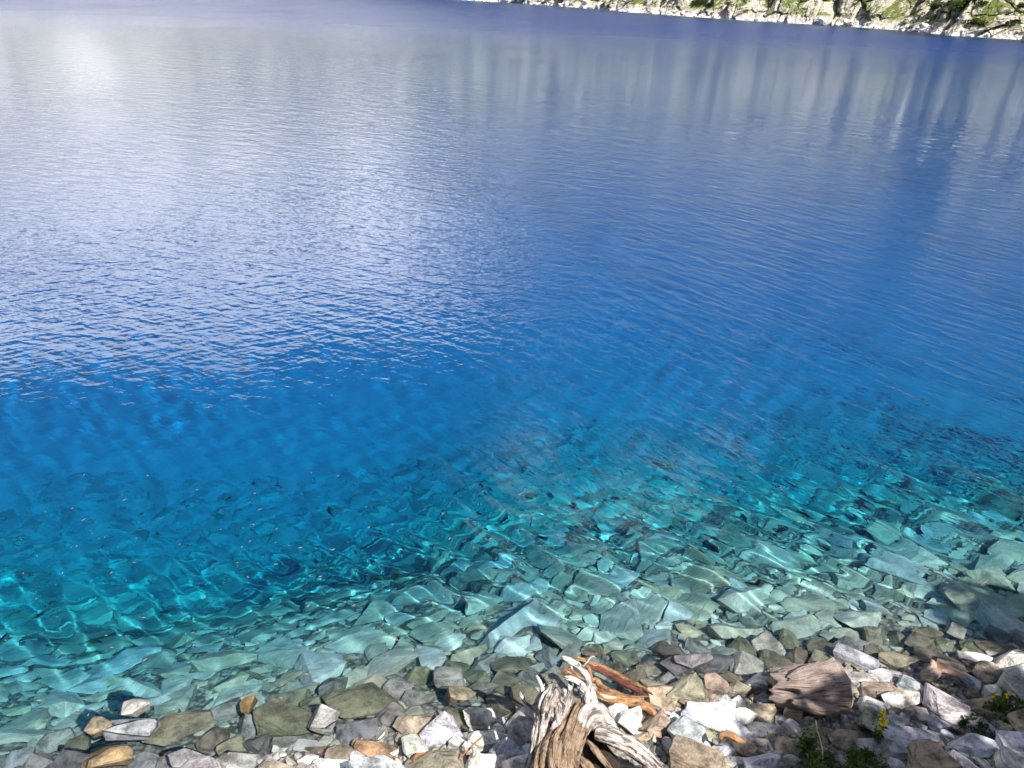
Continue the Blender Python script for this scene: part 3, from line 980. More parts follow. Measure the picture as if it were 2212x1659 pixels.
def limb(name, path, mat, parent=None, n=70, segs=44, gnarl=0.14, groove=0.16, twist=0.6, seed=0, flat=1.0, flat_dir=(0, 0, 1), jag0=0.0, jag1=0.0, freq=2.2, loc=None, dents=()):
    """a weathered limb along path rows (x, y, z, radius): knotty section, grooves that run with the grain, ragged ends"""
    P = cat_rom(path, n)
    C, R = P[:, :3], np.maximum(P[:, 3], 0.0015)
    T = np.gradient(C, axis=0)
    T /= np.linalg.norm(T, axis=1)[:, None]
    seg = np.linalg.norm(np.diff(C, axis=0), axis=1)
    L = np.concatenate([[0], np.cumsum(seg)])
    fd = np.array(flat_dir, float)
    N = fd[None, :] - (T @ fd)[:, None] * T
    N /= np.maximum(np.linalg.norm(N, axis=1), 1e-6)[:, None]
    B = np.cross(T, N)
    th = np.linspace(0, 2 * math.pi, segs, endpoint=False)
    TH, LL = np.meshgrid(th, L, indexing='xy')
    R0 = float(R.mean())
    ph = TH + twist * LL / max(R0, 0.01) * 0.12
    cx, cy = np.cos(ph), np.sin(ph)
    s1 = LL / R0 * 0.25
    body = 1 + gnarl * 1.3 * fbm(cx * 1.1, cy * 1.1, s1 * 1.6 + seed, octaves=3, seed=seed)
    warp = 0.35 * fbm(cx * 1.5, cy * 1.5, s1 * 2.0, octaves=2, seed=seed + 5)
    rid = np.abs(fbm(cx * freq + warp, cy * freq + warp, s1 * 0.55 + seed * 1.7, octaves=4, seed=seed + 1, gain=0.6))
    body = body - groove * (1.0 - np.clip(rid * 3.2, 0, 1)) ** 2 + groove * 0.4 * fbm(cx * freq * 3, cy * freq * 3, s1 * 0.8, octaves=2, seed=seed + 2)
    for ds, dt, ws, wt, dp in dents:
        dth = (TH - dt + math.pi) % (2 * math.pi) - math.pi
        e = np.sqrt(((LL / L[-1] - ds) / ws) ** 2 + (dth / wt) ** 2) + 0.35 * fbm(cx * 3, cy * 3, LL / R0 * 1.5, octaves=2, seed=seed + 31)
        body = body - dp * sstep(1.0, 0.55, e)
    rad = R[:, None] * body
    V = C[:, None, :] + rad[..., None] * (np.cos(TH)[..., None] * N[:, None, :] * flat + np.sin(TH)[..., None] * B[:, None, :])
    for end, jag, sgn in ((0, jag0, -1), (-1, jag1, 1)):
        if jag:
            kk = np.arange(n) if end == 0 else np.arange(n)[::-1]
            fall = np.clip(1 - kk / (n * 0.22), 0, 1)[:, None]
            sh = jag * (fbm(np.cos(th) * 2.4, np.sin(th) * 2.4, np.zeros(segs) + seed, octaves=3, seed=seed + 8))[None, :]
            V = V + (fall * sh * sgn)[..., None] * T[:, None, :]
    G = np.stack([cx * R0 * 9 + seed * 1.3, cy * R0 * 9, LL * 9 + 0 * cx], -1).reshape(-1, 3)
    n0 = n * segs
    ii = np.arange(n0).reshape(n, segs)
    jj = np.roll(ii, -1, axis=1)
    F = np.stack([ii[:-1], jj[:-1], jj[1:], ii[1:]], -1).reshape(-1, 4)
    VV = V.reshape(-1, 3)
    caps, extra, eg = [], [], []
    for ring, flip, jag, k in ((ii[0], True, jag0, 0), (ii[-1], False, jag1, n - 1)):
        c = VV[ring].mean(0) + T[k] * (1 if k else -1) * (0.25 * R[k] - 0.5 * jag)
        idx = n0 + len(extra)
        extra.append(c); eg.append(G[ring].mean(0))
        for a in range(segs):
            p_, q_ = ring[a], ring[(a + 1) % segs]
            caps.append((q_, p_, idx, idx) if flip else (p_, q_, idx, idx))
    VV = np.vstack([VV, extra]); G = np.vstack([G, eg])
    if loc is not None:
        VV = VV - np.array(loc)
    me = bpy.data.meshes.new(name)
    tri = [tuple(c[:3]) for c in caps]
    me.from_pydata(VV.tolist(), [], F.tolist() + tri)
    att = me.attributes.new('grain', 'FLOAT_VECTOR', 'POINT')
    att.data.foreach_set('vector', G.astype(np.float32).ravel())
    me.polygons.foreach_set('use_smooth', np.ones(len(me.polygons), bool))
    me.update()
    bm = bmesh.new(); bm.from_mesh(me); bmesh.ops.recalc_face_normals(bm, faces=bm.faces); bm.to_mesh(me); bm.free()
    return link(name, me, mat, parent)


def W(rows):
    """rows (u, v, z, radius in photo px) -> rows (x, y, z, radius in m)"""
    out = []
    for u, v, z, r in rows:
        p = at(u, v, z)
        out.append((p.x, p.y, p.z, r * (p - EYE).dot(c_f) / FPX))
    return out


wood_white = wood_material('driftwood_white', (0.70, 0.67, 0.64), (0.45, 0.41, 0.38), (0.05, 0.04, 0.035), 0.4, grain=(3.0, 3.0, 0.9))
wood_grey = wood_material('driftwood_grey', (0.56, 0.51, 0.49), (0.26, 0.215, 0.20), (0.018, 0.013, 0.011), 0.45, grain=(2.4, 2.4, 0.55), crk=0.048)
wood_brown = wood_material('driftwood_brown', (0.30, 0.225, 0.165), (0.15, 0.09, 0.05), (0.018, 0.012, 0.009), 0.6, grain=(2.4, 2.4, 0.5), crk=0.04)
wood_orange = wood_material('stripped_branch', (0.42, 0.235, 0.11), (0.25, 0.115, 0.05), (0.08, 0.03, 0.015), 0.5, patch=(0.74, 0.62, 0.46), patch_lim=(0.56, 0.62), rough=0.5, grain=(2.0, 2.0, 0.6), spec=0.5)
wood_red = wood_material('wet_bark', (0.20, 0.065, 0.04), (0.12, 0.04, 0.028), (0.04, 0.015, 0.01), 0.4, rough=0.35, grain=(2.0, 2.0, 0.6), spec=0.6)
wood_tan = wood_material('twisted_root', (0.40, 0.23, 0.12), (0.24, 0.12, 0.06), (0.06, 0.03, 0.02), 0.5, grain=(2.0, 2.0, 0.6))
wood_log = wood_material('old_log', (0.34, 0.275, 0.25), (0.23, 0.175, 0.155), (0.03, 0.02, 0.018), 0.5, rough=0.85, grain=(6.0, 6.0, 0.6), relief=0.012, crk=0.0)
wood_twig = wood_material('dry_twig', (0.42, 0.20, 0.09), (0.26, 0.12, 0.06), (0.08, 0.04, 0.02), 0.4)


def C1(cx, cy):      # a pixel of the close-up of the stump -> pixel of the 2212 px picture
    return 1097.3 + cx * 0.17363, 1399.0 + cy * 0.17363


def rows(lst):
    return W([(*C1(cx, cy), z, r * 0.17363) for cx, cy, z, r in lst])


base = at(1270, 1655, 0.3)
stump = empty('driftwood_stump', (base.x, base.y, gz(base.x, base.y)))
tag(stump, 'gnarled silver-grey driftwood stump with twisted roots and a white snag, at the bottom edge', 'driftwood')
SL = stump.location
kw = dict(parent=stump, loc=SL)
limb('trunk', rows([(470, 1900, 0.45, 330), (540, 1600, 0.50, 320), (640, 1330, 0.56, 265), (770, 1080, 0.62, 205), (860, 900, 0.66, 185), (930, 760, 0.68, 140)]), wood_brown, seed=3, n=110, segs=96, gnarl=0.16, groove=0.2, freq=2.6, twist=2.0, **kw)
limb('root_flare', rows([(880, 1000, 0.63, 150), (960, 870, 0.66, 175), (1090, 850, 0.62, 165), (1200, 930, 0.56, 130), (1290, 1020, 0.48, 90), (1370, 1100, 0.42, 40)]), wood_grey, seed=11, n=90, segs=72, gnarl=0.2, groove=0.12, **kw)
limb('ridge', rows([(300, 1520, 0.46, 90), (345, 1330, 0.54, 88), (395, 1060, 0.66, 88), (430, 850, 0.75, 105), (490, 680, 0.84, 140), (545, 560, 0.90, 130), (560, 505, 0.93, 85)]), wood_grey, seed=21, n=120, segs=84, gnarl=0.24, groove=0.46, freq=2.4, jag1=0.08, flat=0.8, flat_dir=(0.3, -0.6, 0.5), **kw)
limb('ridge', rows([(520, 1100, 0.62, 36), (600, 930, 0.70, 58), (690, 760, 0.76, 62), (750, 620, 0.83, 52), (785, 500, 0.90, 32), (800, 455, 0.94, 14)]), wood_grey, seed=25, n=100, segs=60, gnarl=0.25, groove=0.4, freq=2.6, jag1=0.05, flat=0.8, **kw)
limb('ridge', rows([(610, 980, 0.66, 50), (640, 800, 0.76, 70), (640, 650, 0.84, 62), (660, 590, 0.87, 36)]), wood_grey, seed=28, n=80, segs=60, gnarl=0.25, groove=0.4, jag1=0.04, **kw)
limb('burl', rows([(960, 860, 0.64, 80), (990, 720, 0.70, 108), (985, 600, 0.76, 100), (960, 520, 0.80, 75), (900, 480, 0.83, 44)]), wood_white, seed=33, n=90, segs=72, gnarl=0.3, groove=0.32, freq=2.0, jag1=0.03, **kw)
limb('snag', rows([(990, 560, 0.78, 48), (1003, 440, 0.85, 36), (975, 350, 0.91, 40), (915, 270, 0.97, 44), (830, 195, 1.03, 44), (740, 150, 1.08, 40), (690, 125, 1.11, 26), (668, 112, 1.12, 8)]), wood_white, seed=37, n=90, segs=40, gnarl=0.16, groove=0.12, **kw)
limb('branch_stub', rows([(790, 165, 1.05, 18), (785, 215, 1.03, 15), (795, 262, 1.01, 9), (800, 280, 1.0, 3)]), wood_white, seed=39, n=30, segs=18, **kw)
limb('branch_stub', rows([(1010, 500, 0.80, 50), (920, 440, 0.83, 44), (820, 400, 0.86, 36), (750, 380, 0.88, 34), (715, 372, 0.89, 22)]), wood_white, seed=41, n=60, segs=36, gnarl=0.25, groove=0.25, jag1=0.05, **kw)
limb('branch_stub', rows([(935, 235, 0.97, 10), (985, 180, 0.99, 9), (1030, 122, 1.01, 8), (1068, 108, 1.01, 6), (1090, 128, 1.0, 3)]), wood_white, seed=43, n=40, segs=14, gnarl=0.1, groove=0.05, **kw)
limb('branch_stub', rows([(440, 620, 0.86, 34), (432, 520, 0.92, 28), (400, 430, 0.97, 23), (368, 370, 1.0, 19), (352, 340, 1.01, 9)]), wood_white, seed=45, n=50, segs=26, gnarl=0.14, groove=0.12, **kw)
limb('branch_stub', rows([(430, 545, 0.90, 14), (390, 535, 0.90, 15), (358, 520, 0.91, 8)]), wood_white, seed=46, n=24, segs=16, **kw)
limb('branch_stub', rows([(425, 500, 0.93, 16), (450, 470, 0.95, 11), (455, 445, 0.96, 4)]), wood_white, seed=47, n=24, segs=16, **kw)
limb('branch_stub', rows([(385, 800, 0.60, 30), (310, 740, 0.62, 24), (240, 705, 0.66, 20), (195, 660, 0.70, 22), (165, 600, 0.74, 22), (150, 545, 0.77, 9)]), wood_grey, seed=49, n=50, segs=24, gnarl=0.2, groove=0.2, **kw)
limb('branch_stub', rows([(195, 665, 0.70, 14), (208, 630, 0.72, 11), (212, 605, 0.73, 4)]), wood_white, seed=50, n=24, segs=14, **kw)
limb('branch_stub', rows([(700, 600, 0.88, 24), (705, 540, 0.92, 26), (690, 505, 0.94, 10)]), wood_white, seed=51, n=24, segs=20, gnarl=0.3, groove=0.3, jag1=0.02, **kw)
limb('branch_stub', rows([(760, 560, 0.87, 22), (770, 500, 0.91, 30), (740, 462, 0.93, 14)]), wood_white, seed=52, n=24, segs=20, gnarl=0.35, groove=0.3, jag1=0.02, **kw)
limb('branch_stub', rows([(350, 1300, 0.60, 26), (375, 1262, 0.62, 26), (395, 1245, 0.63, 25)]), wood_white, seed=53, n=20, segs=20, gnarl=0.08, groove=0.05, **kw)
limb('root', rows([(1090, 1050, 0.60, 90), (1210, 1075, 0.60, 118), (1380, 1150, 0.56, 122), (1560, 1260, 0.50, 118), (1720, 1390, 0.44, 110), (1850, 1530, 0.36, 100), (1960, 1720, 0.22, 85)]), wood_grey, seed=61, n=110, segs=72, gnarl=0.1, groove=0.2, freq=3.0, flat=0.85, **kw)
limb('root', rows([(985, 1150, 0.56, 22), (1060, 1240, 0.52, 42), (1160, 1370, 0.47, 48), (1260, 1500, 0.42, 44), (1340, 1640, 0.36, 40)]), wood_brown, seed=65, n=70, segs=40, gnarl=0.2, groove=0.3, flat=0.6, jag0=0.04, **kw)
limb('root', rows([(880, 1370, 0.50, 40), (930, 1450, 0.48, 85), (1000, 1560, 0.44, 110), (1060, 1700, 0.40, 120)]), wood_brown, seed=68, n=70, segs=64, gnarl=0.2, groove=0.4, freq=3.2, jag0=0.04, **kw)


def stick(name, rows_, mat, label, cat, **k):
    o = limb(name, rows_, mat, **k)
    c = np.mean([v.co[:] for v in o.data.vertices], axis=0)
    o.data.transform(Matrix.Translation(-Vector(c)))
    o.location = c
    tag(o, label, cat)
    return o


wood_shade = wood_material('hollow_shade', (0.055, 0.040, 0.032), (0.035, 0.025, 0.02), (0.010, 0.008, 0.007), 0.5, rough=0.95)  # near-black wood: the shade inside the stump's hollow put into its colour
limb('hollow_shade', rows([(960, 960, 0.50, 90), (1010, 1080, 0.46, 125), (1080, 1250, 0.40, 150), (1180, 1450, 0.34, 170), (1280, 1680, 0.28, 180)]), wood_shade, seed=66, n=60, segs=48, gnarl=0.3, groove=0.35, **kw)
stick('driftwood_branch', rows([(822, 125, 0.03, 16), (880, 135, 0.035, 24), (1000, 175, 0.045, 26), (1180, 245, 0.06, 27), (1350, 325, 0.075, 27), (1520, 410, 0.10, 24), (1680, 500, 0.13, 22), (1800, 580, 0.15, 16)]), wood_orange, 'long orange-brown stripped branch lying highest of the pile right of the snag', 'branch', seed=71, segs=24, n=80, gnarl=0.12, groove=0.08)
stick('driftwood_branch', rows([(1010, 245, 0.03, 22), (1120, 270, 0.04, 36), (1300, 355, 0.055, 42), (1480, 460, 0.08, 42), (1620, 540, 0.10, 34), (1720, 600, 0.12, 14)]), wood_red, 'dark red wet branch lying between the orange branch and the twisted root', 'branch', seed=73, segs=30, n=80, gnarl=0.08, groove=0.06)
stick('driftwood_branch', rows([(672, 325, 0.10, 18), (715, 300, 0.12, 40), (770, 300, 0.13, 44), (880, 400, 0.13, 48), (1000, 500, 0.13, 56), (1100, 560, 0.13, 62), (1250, 625, 0.14, 66), (1420, 660, 0.15, 64), (1600, 690, 0.16, 62), (1720, 730, 0.17, 60), (1800, 800, 0.16, 48), (1845, 870, 0.14, 22)]), wood_orange, 'thick curved orange branch with pale bare patches, lowest beside the stump', 'branch', seed=77, segs=36, n=110, gnarl=0.1, groove=0.08)
stick('twisted_root', rows([(945, 215, 0.12, 18), (1000, 255, 0.13, 26), (1020, 330, 0.13, 30), (1040, 395, 0.12, 36), (1100, 410, 0.12, 40), (1140, 470, 0.12, 36), (1220, 520, 0.13, 34), (1330, 560, 0.14, 32), (1450, 600, 0.16, 26), (1600, 612, 0.18, 18), (1760, 605, 0.19, 8)]), wood_tan, 'thin twisted brown root winding between the red branch and the thick curved branch', 'root', seed=79, segs=24, n=110, gnarl=0.25, groove=0.2)
stick('floating_twig', rows([(915, 70, 0.005, 7), (985, 92, 0.006, 9), (1060, 78, 0.007, 10), (1150, 70, 0.008, 9), (1250, 70, 0.008, 8)]), wood_red, 'short reddish twig floating on the water above the orange branch', 'twig', seed=81, segs=10, n=30)
V2 = lambda cx, cy: (1481.2 + cx * 0.33037, 1344.0 + cy * 0.33037)
stick('wood_chip', W([(*V2(222, 765), .34, 5), (*V2(245, 738), .36, 8), (*V2(300, 742), .37, 8), (*V2(345, 768), .36, 7), (*V2(390, 785), .35, 3)]), wood_tan, 'small arched brown stick lying on the bright white slab', 'stick', seed=83, segs=16, n=40, gnarl=0.3)
V1 = lambda cx, cy: (987.5 + cx * 0.248, 1371.5 + cy * 0.248)
stick('orange_twig', W([(*V1(215, 890), .30, 1.6), (*V1(150, 945), .27, 2.2), (*V1(90, 1010), .24, 2.2), (*V1(0, 1095), .20, 1.8)]), wood_twig, 'thin orange twig leaning against rocks left of the stump', 'twig', seed=85, segs=10, n=30)
stick('pale_splinter', W([(*V1(150, 985), .30, 3), (*V1(170, 1050), .26, 11), (*V1(150, 1120), .22, 16), (*V1(120, 1180), .2, 12)]), wood_white, 'pale splinter of bleached wood left of the lavender-grey boulder', 'driftwood', seed=87, segs=24, n=40, gnarl=0.3, groove=0.3, jag0=0.03)
V3 = lambda cx, cy: (164.6 + cx * 0.3968, 1344 + cy * 0.3968)
stick('brown_twig', W([(*V3(1905, 712), .12, 2), (*V3(1860, 722), .13, 4), (*V3(1840, 745), .13, 4.5), (*V3(1860, 770), .12, 4), (*V3(1825, 790), .11, 3)]), wood_twig, 'curled brown twig lying right of the orange-tan slab', 'twig', seed=89, segs=12, n=40, gnarl=0.3)

# the sawn log: a short thick butt, broken at its left end
lp = W([(1674, 1483, 0.175, 36), (1690, 1486, 0.18, 42), (1712, 1488, 0.185, 47), (1745, 1488, 0.19, 52), (1780, 1487, 0.19, 56), (1808, 1485, 0.19, 59)])
print('log facing', (Vector(lp[-1][:3]) - Vector(lp[-3][:3])).normalized().dot((Vector(lp[-1][:3]) - EYE).normalized()))
lc = Vector(lp[3][:3])
log = empty('sawn_log', (lc.x, lc.y, gz(lc.x, lc.y)))
tag(log, 'short thick sawn log, cracked grey-brown, resting on rocks at the water edge', 'log')
lb = limb('log_body', lp, wood_log, log, n=120, segs=120, gnarl=0.10, groove=0.03, freq=1.0, twist=0.1, seed=92, jag0=0.09, dents=((0.16, 0.95, 0.14, 0.22, 0.5), (0.36, 1.2, 0.24, 0.07, 0.3), (0.58, 0.45, 0.10, 0.05, 0.18), (0.78, 1.5, 0.20, 0.05, 0.2), (0.62, 0.9, 0.22, 0.022, 0.12)), loc=log.location)
m_cut, t, b = material('sawn_face', 0.8)
tcn = t.n('TexCoord')
dist = t.n('VectorMath', operation='LENGTH')
t.link(tcn.outputs['Object'], dist.inputs[0])
rings = t.n('TexWave', wave_type='RINGS', rings_direction='SPHERICAL')
t.link(tcn.outputs['Object'], rings.inputs[0])
rings.inputs['Scale'].default_value = 14.0
rings.inputs['Distortion'].default_value = 2.0
t.link(t.mix(rings.outputs['Fac'], (0.50, 0.43, 0.37), (0.33, 0.27, 0.23)), b.inputs['Base Color'])
ax = (Vector(lp[-1][:3]) - Vector(lp[-2][:3])).normalized()
bm = bmesh.new()
bmesh.ops.create_cone(bm, cap_ends=True, segments=64, radius1=lp[-1][3] * 0.93, radius2=lp[-1][3] * 0.92, depth=0.012)
for v in bm.verts:
    a = math.atan2(v.co.y, v.co.x)
    v.co.x *= 1 + 0.03 * math.sin(3 * a + 1) + 0.015 * math.sin(7 * a)
    v.co.y *= 1 + 0.03 * math.sin(3 * a + 1) + 0.015 * math.sin(7 * a)
cme = bpy.data.meshes.new('sawn_face'); bm.to_mesh(cme); bm.free()
cut = link('sawn_face', cme, m_cut, log)
cut.location = Vector(lp[-1][:3]) - log.location + ax * (lp[-1][3] * 0.05 + 0.004)
cut.rotation_euler = ax.to_track_quat('Z', 'Y').to_euler()
# flakes of wood that split off its top edge
limb('split_flake', W([(1702, 1466, 0.33, 7), (1722, 1459, 0.355, 14), (1755, 1450, 0.37, 18), (1807, 1442, 0.38, 19)]), wood_log, log, n=60, segs=40, flat=0.6, gnarl=0.2, groove=0.15, jag0=0.03, seed=93, loc=log.location)
limb('split_flake', W([(1712, 1516, 0.25, 8), (1738, 1523, 0.24, 15), (1770, 1528, 0.22, 18), (1807, 1530, 0.20, 17)]), wood_log, log, n=60, segs=40, flat=0.6, gnarl=0.25, groove=0.25, jag0=0.03, seed=95, loc=log.location)

# the knobbed piece of driftwood at the right
kp = W([(2012, 1448, 0.10, 11), (2026, 1442, 0.11, 13), (2050, 1448, 0.11, 11), (2074, 1457, 0.10, 8), (2094, 1466, 0.09, 5)])
kc = Vector(kp[1][:3])
knob = empty('knobbed_driftwood', (kc.x, kc.y, gz(kc.x, kc.y)))
tag(knob, 'pinkish wet driftwood piece with a round brown knob, on the stones at the right', 'driftwood')
wood_pink = wood_material('wet_pink_wood', (0.66, 0.46, 0.34), (0.46, 0.26, 0.15), (0.12, 0.05, 0.03), 0.5, rough=0.3, grain=(2, 2, 0.6), spec=0.6)
limb('branch', kp, wood_pink, knob, n=50, segs=30, gnarl=0.14, groove=0.1, seed=97, loc=knob.location)
limb('branch_stub', W([(2016, 1446, 0.12, 8), (2016, 1434, 0.14, 7), (2013, 1426, 0.15, 3)]), wood_pink, knob, n=24, segs=20, seed=98, loc=knob.location)
limb('knob', W([(2022, 1450, 0.09, 13), (2010, 1456, 0.10, 15), (1999, 1457, 0.12, 15), (1995, 1456, 0.125, 11)]), wood_log, knob, n=30, segs=36, gnarl=0.06, groove=0.06, seed=99, loc=knob.location)

# ------------------------------------------------------------------ plants
def leaf_material(name, c0, c1):
    m, t, b = material(name, 0.6)
    geo = t.n('NewGeometry')
    t.link(t.mix(geo.outputs['Random Per Island'], c0, c1), b.inputs['Base Color'])
    tr = t.n('BsdfTranslucent')
    t.link(t.mix(geo.outputs['Random Per Island'], c0, c1), tr.inputs['Color'])
    mx = t.n('MixShader')
    mx.inputs[0].default_value = 0.3
    t.link(b.outputs[0], mx.inputs[1])
    t.link(tr.outputs[0], mx.inputs[2])
    t.link(mx.outputs[0], m.node_tree.nodes['Material Output'].inputs['Surface'])
    return m


def leaves_np(pts, size, r, droop=0.0, aspect=0.5):
    """bent leaf blades (two triangles folded along the midrib) at the given points"""
    n = len(pts)
    a = r.normal(size=(n, 3)); a[:, 2] -= droop
    a /= np.linalg.norm(a, axis=1)[:, None]
    b_ = np.cross(a, r.normal(size=(n, 3))); b_ /= np.linalg.norm(b_, axis=1)[:, None]
    c = np.cross(a, b_)
    s = (size * r.uniform(0.6, 1.3, n))[:, None]
    p0 = pts; p1 = pts + a * s
    mid = pts + a * s * 0.45
    q0 = mid + b_ * s * aspect * 0.5 + c * s * 0.12
    q1 = mid - b_ * s * aspect * 0.5 + c * s * 0.12
    V = np.stack([p0, q0, p1, q1], 1).reshape(-1, 3)
    i = np.arange(n) * 4
    F = np.concatenate([np.stack([i, i + 1, i + 2], -1), np.stack([i, i + 2, i + 3], -1)])
    return V, F


def clump_points(n, r, clumps, spread_, shell=0.5):
    """points gathered in clumps: [(centre, radius)]"""
    cs = np.array([c for c, _ in clumps]); rs = np.array([q for _, q in clumps])
    k = r.integers(len(clumps), size=n)
    d = r.normal(size=(n, 3)); d /= np.linalg.norm(d, axis=1)[:, None]
    return cs[k] + d * (rs[k] * (shell + (1 - shell) * r.random(n)) * spread_)[:, None]


m_leaf = leaf_material('leaf', (0.03, 0.075, 0.012), (0.10, 0.16, 0.03))
m_dark = leaf_material('dark_leaf', (0.014, 0.035, 0.010), (0.06, 0.10, 0.025))
m_stem, t, b = material('stem')
b.inputs['Base Color'].default_value = (0.12, 0.17, 0.05, 1)
m_dry, t, b = material('dry_stalk')
b.inputs['Base Color'].default_value = (0.62, 0.55, 0.42, 1)
m_yel, t, b = material('yellow_petal', 0.5)
b.inputs['Base Color'].default_value = (0.90, 0.76, 0.03, 1)
m_bark, t, b = material('bark', 0.95)
tcn = t.n('TexCoord')
t.link(t.mix(t.noise(t.mapping(tcn.outputs['Object'], scale=(6, 6, 1.2)), 2.0, 5.0), (0.05, 0.04, 0.03), (0.17, 0.14, 0.11)), b.inputs['Base Color'])


def tube(path, radii, segs=8):
    P = np.array(path, float); T = np.gradient(P, axis=0); T /= np.linalg.norm(T, axis=1)[:, None]
    ref = np.array([0.31, 0.95, 0.05])
    N = np.cross(T, ref); N /= np.linalg.norm(N, axis=1)[:, None]; B = np.cross(T, N)
    th = np.linspace(0, 2 * math.pi, segs, endpoint=False)
    V = P[:, None] + np.array(radii)[:, None, None] * (np.cos(th)[None, :, None] * N[:, None] + np.sin(th)[None, :, None] * B[:, None])
    ii = np.arange(len(P) * segs).reshape(len(P), segs); jj = np.roll(ii, -1, 1)
    F = np.stack([ii[:-1], jj[:-1], jj[1:], ii[1:]], -1).reshape(-1, 4)
    return V.reshape(-1, 3), F


def merge(parts):
    VV, FF, n0 = [], [], 0
    for V, F in parts:
        VV.append(V); FF.append(F + n0); n0 += len(V)
    return np.concatenate(VV), np.concatenate(FF)


def flower_plant(u, v, height, nstem, seed, label):
    r = np.random.default_rng(seed)
    p = at(u, v, 0.3); z = gz(p.x, p.y); p = at(u, v, z); z = gz(p.x, p.y)
    root = empty('flowering_plant', (p.x, p.y, z))
    tag(root, label, 'plant', 'yellow flowering plants among the shore rocks')
    tubes, tips, lv = [], [], []
    for k in range(nstem):
        a = r.uniform(0, 6.28); lean = r.uniform(0.05, 0.30) if k else 0.05
        h = height * (r.uniform(0.62, 0.95) if k else 1.0)
        q = np.linspace(0, 1, 9)[:, None]
        path = np.concatenate([math.cos(a) * lean * h * q ** 1.6, math.sin(a) * lean * h * q ** 1.6, h * q], 1)
        tubes.append(tube(path, np.linspace(0.0035, 0.0018, 9), 6))
        tips.append(path[-1])
        for j in range(3):
            tips.append(path[8 - j] + r.normal(0, 0.022, 3))
        lv.append(path[1:6] + r.normal(0, 0.008, (5, 3)))
    o = link('stem', mesh_np('stem', *merge(tubes)), m_stem, root)
    V, F = leaves_np(np.repeat(np.concatenate(lv), 2, 0), 0.055, r, -0.3, 0.35)
    link('leaf', mesh_np('leaf', V, F, False), m_leaf, root)
    V, F = leaves_np(clump_points(int(220 * height), r, [((r.normal(0, .1 * height), r.normal(0, .1 * height), r.uniform(.01, .15 * height)), .12 * height) for _ in range(5)], 1.0, .2), 0.045, r, -0.4, 0.4)
    link('leaf', mesh_np('leaf', V, F, False), m_leaf, root)
    for tp in tips:                                  # every head: a dome of small petals
        d = r.normal(size=(34, 3)); d[:, 2] = np.abs(d[:, 2]); d /= np.linalg.norm(d, axis=1)[:, None]
        V, F = leaves_np(d * 0.005, 0.012, r, -0.6, 0.8)
        f = link('flower', mesh_np('flower', V, F, False), m_yel, root)
        f.location = tp
    return root


flower_plant(1888, 1606, 0.37, 5, 1, 'tall yellow-flowered plant standing at the shadow edge right of the sawn log')
flower_plant(2170, 1512, 0.10, 1, 2, 'small yellow-flowered plant nearest the right border')
flower_plant(2142, 1514, 0.08, 1, 3, 'lowest yellow-flowered plant, beside the small sunlit pale rock')


def green_plant(u, v, w_, h_, n, seed, label, mat):
    r = np.random.default_rng(seed)
    p = at(u, v, 0.3); z = gz(p.x, p.y); p = at(u, v, z); z = gz(p.x, p.y)
    root = empty('shrub', (p.x, p.y, z))
    tag(root, label, 'shrub')
    cl = [((r.uniform(-.5, .5) * w_, r.uniform(-.3, .3) * w_, r.uniform(.25, 1.0) * h_), r.uniform(.10, .2) * w_) for _ in range(14)]
    V, F = leaves_np(clump_points(n, r, cl, 1.0, 0.2), 0.034, r, -0.3, 0.55)
    link('foliage', mesh_np('foliage', V, F, False), mat, root)
    tb_ = []
    for c, _ in cl:
        q = np.linspace(0, 1, 6)[:, None]
        tb_.append(tube(np.array(c)[None] * q * np.array([[1, 1, 1]]) + 0.01 * np.sin(q * 3), np.linspace(.004, .0015, 6), 5))
    link('stem', mesh_np('stem', *merge(tb_)), m_stem, root)
    return root


green_plant(1808, 1668, 0.50, 0.19, 1900, 11, 'dark green leafy shrub at the bottom edge in the shade', m_leaf)
green_plant(2192, 1552, 0.30, 0.10, 700, 12, 'low green shrub by the right border in the shade', m_leaf)
green_plant(2105, 1574, 0.26, 0.08, 450, 13, 'creeping dark green shrub between the shaded slabs at the right', m_dark)

p0, p1 = at(1776, 1648, 0.28), at(1766, 1556, 0.62)
q = np.linspace(0, 1, 12)[:, None]
pa = np.array(p0)[None] * (1 - q) + np.array(p1)[None] * q + np.array([[0.012, 0, 0]]) * np.sin(q * 5)
stalk = link('dry_stalk', mesh_np('dry_stalk', *tube(pa, np.linspace(.005, .0025, 12), 8)), m_dry)
tag(stalk, 'single pale dry grass stalk rising beside the dark green shrub', 'grass stalk')

# ------------------------------------------------------------------ bits adrift on the water
fr = np.random.default_rng(31)
nv, nf = [], []
cnt = 0
for k in range(170):
    u, v = fr.uniform(30, 2200), fr.uniform(1020, 1560)
    p = at(u, v, 0)
    if p.y < shore_y(p.x) + 0.15: continue
    a = fr.normal(0.5, 0.8); L = fr.uniform(0.009, 0.021)
    z = float(wave_z(np.array([p.x]), np.array([p.y]), np.array([math.hypot(p.x, p.y)]))[0]) + 0.002
    V, F = tube(np.array([[p.x - L * math.cos(a), p.y - L * math.sin(a), z], [p.x, p.y, z + 0.001], [p.x + L * math.cos(a), p.y + L * math.sin(a), z]]), [0.0016, 0.0030, 0.0014], 5)
    nv.append((V, F))
m_need, t, b = material('needle', 0.6)
geo = t.n('NewGeometry')
t.link(t.mix(geo.outputs['Random Per Island'], (0.30, 0.12, 0.07), (0.48, 0.27, 0.20)), b.inputs['Base Color'])
needles = link('floating_needles', mesh_np('floating_needles', *merge(nv)), m_need)
tag(needles, 'scattered reddish needles floating on the clear water', 'needles', kind='stuff')
nv = []
oct_f = np.array([[0, 2, 4], [2, 1, 4], [1, 3, 4], [3, 0, 4], [2, 0, 5], [1, 2, 5], [3, 1, 5], [0, 3, 5]])
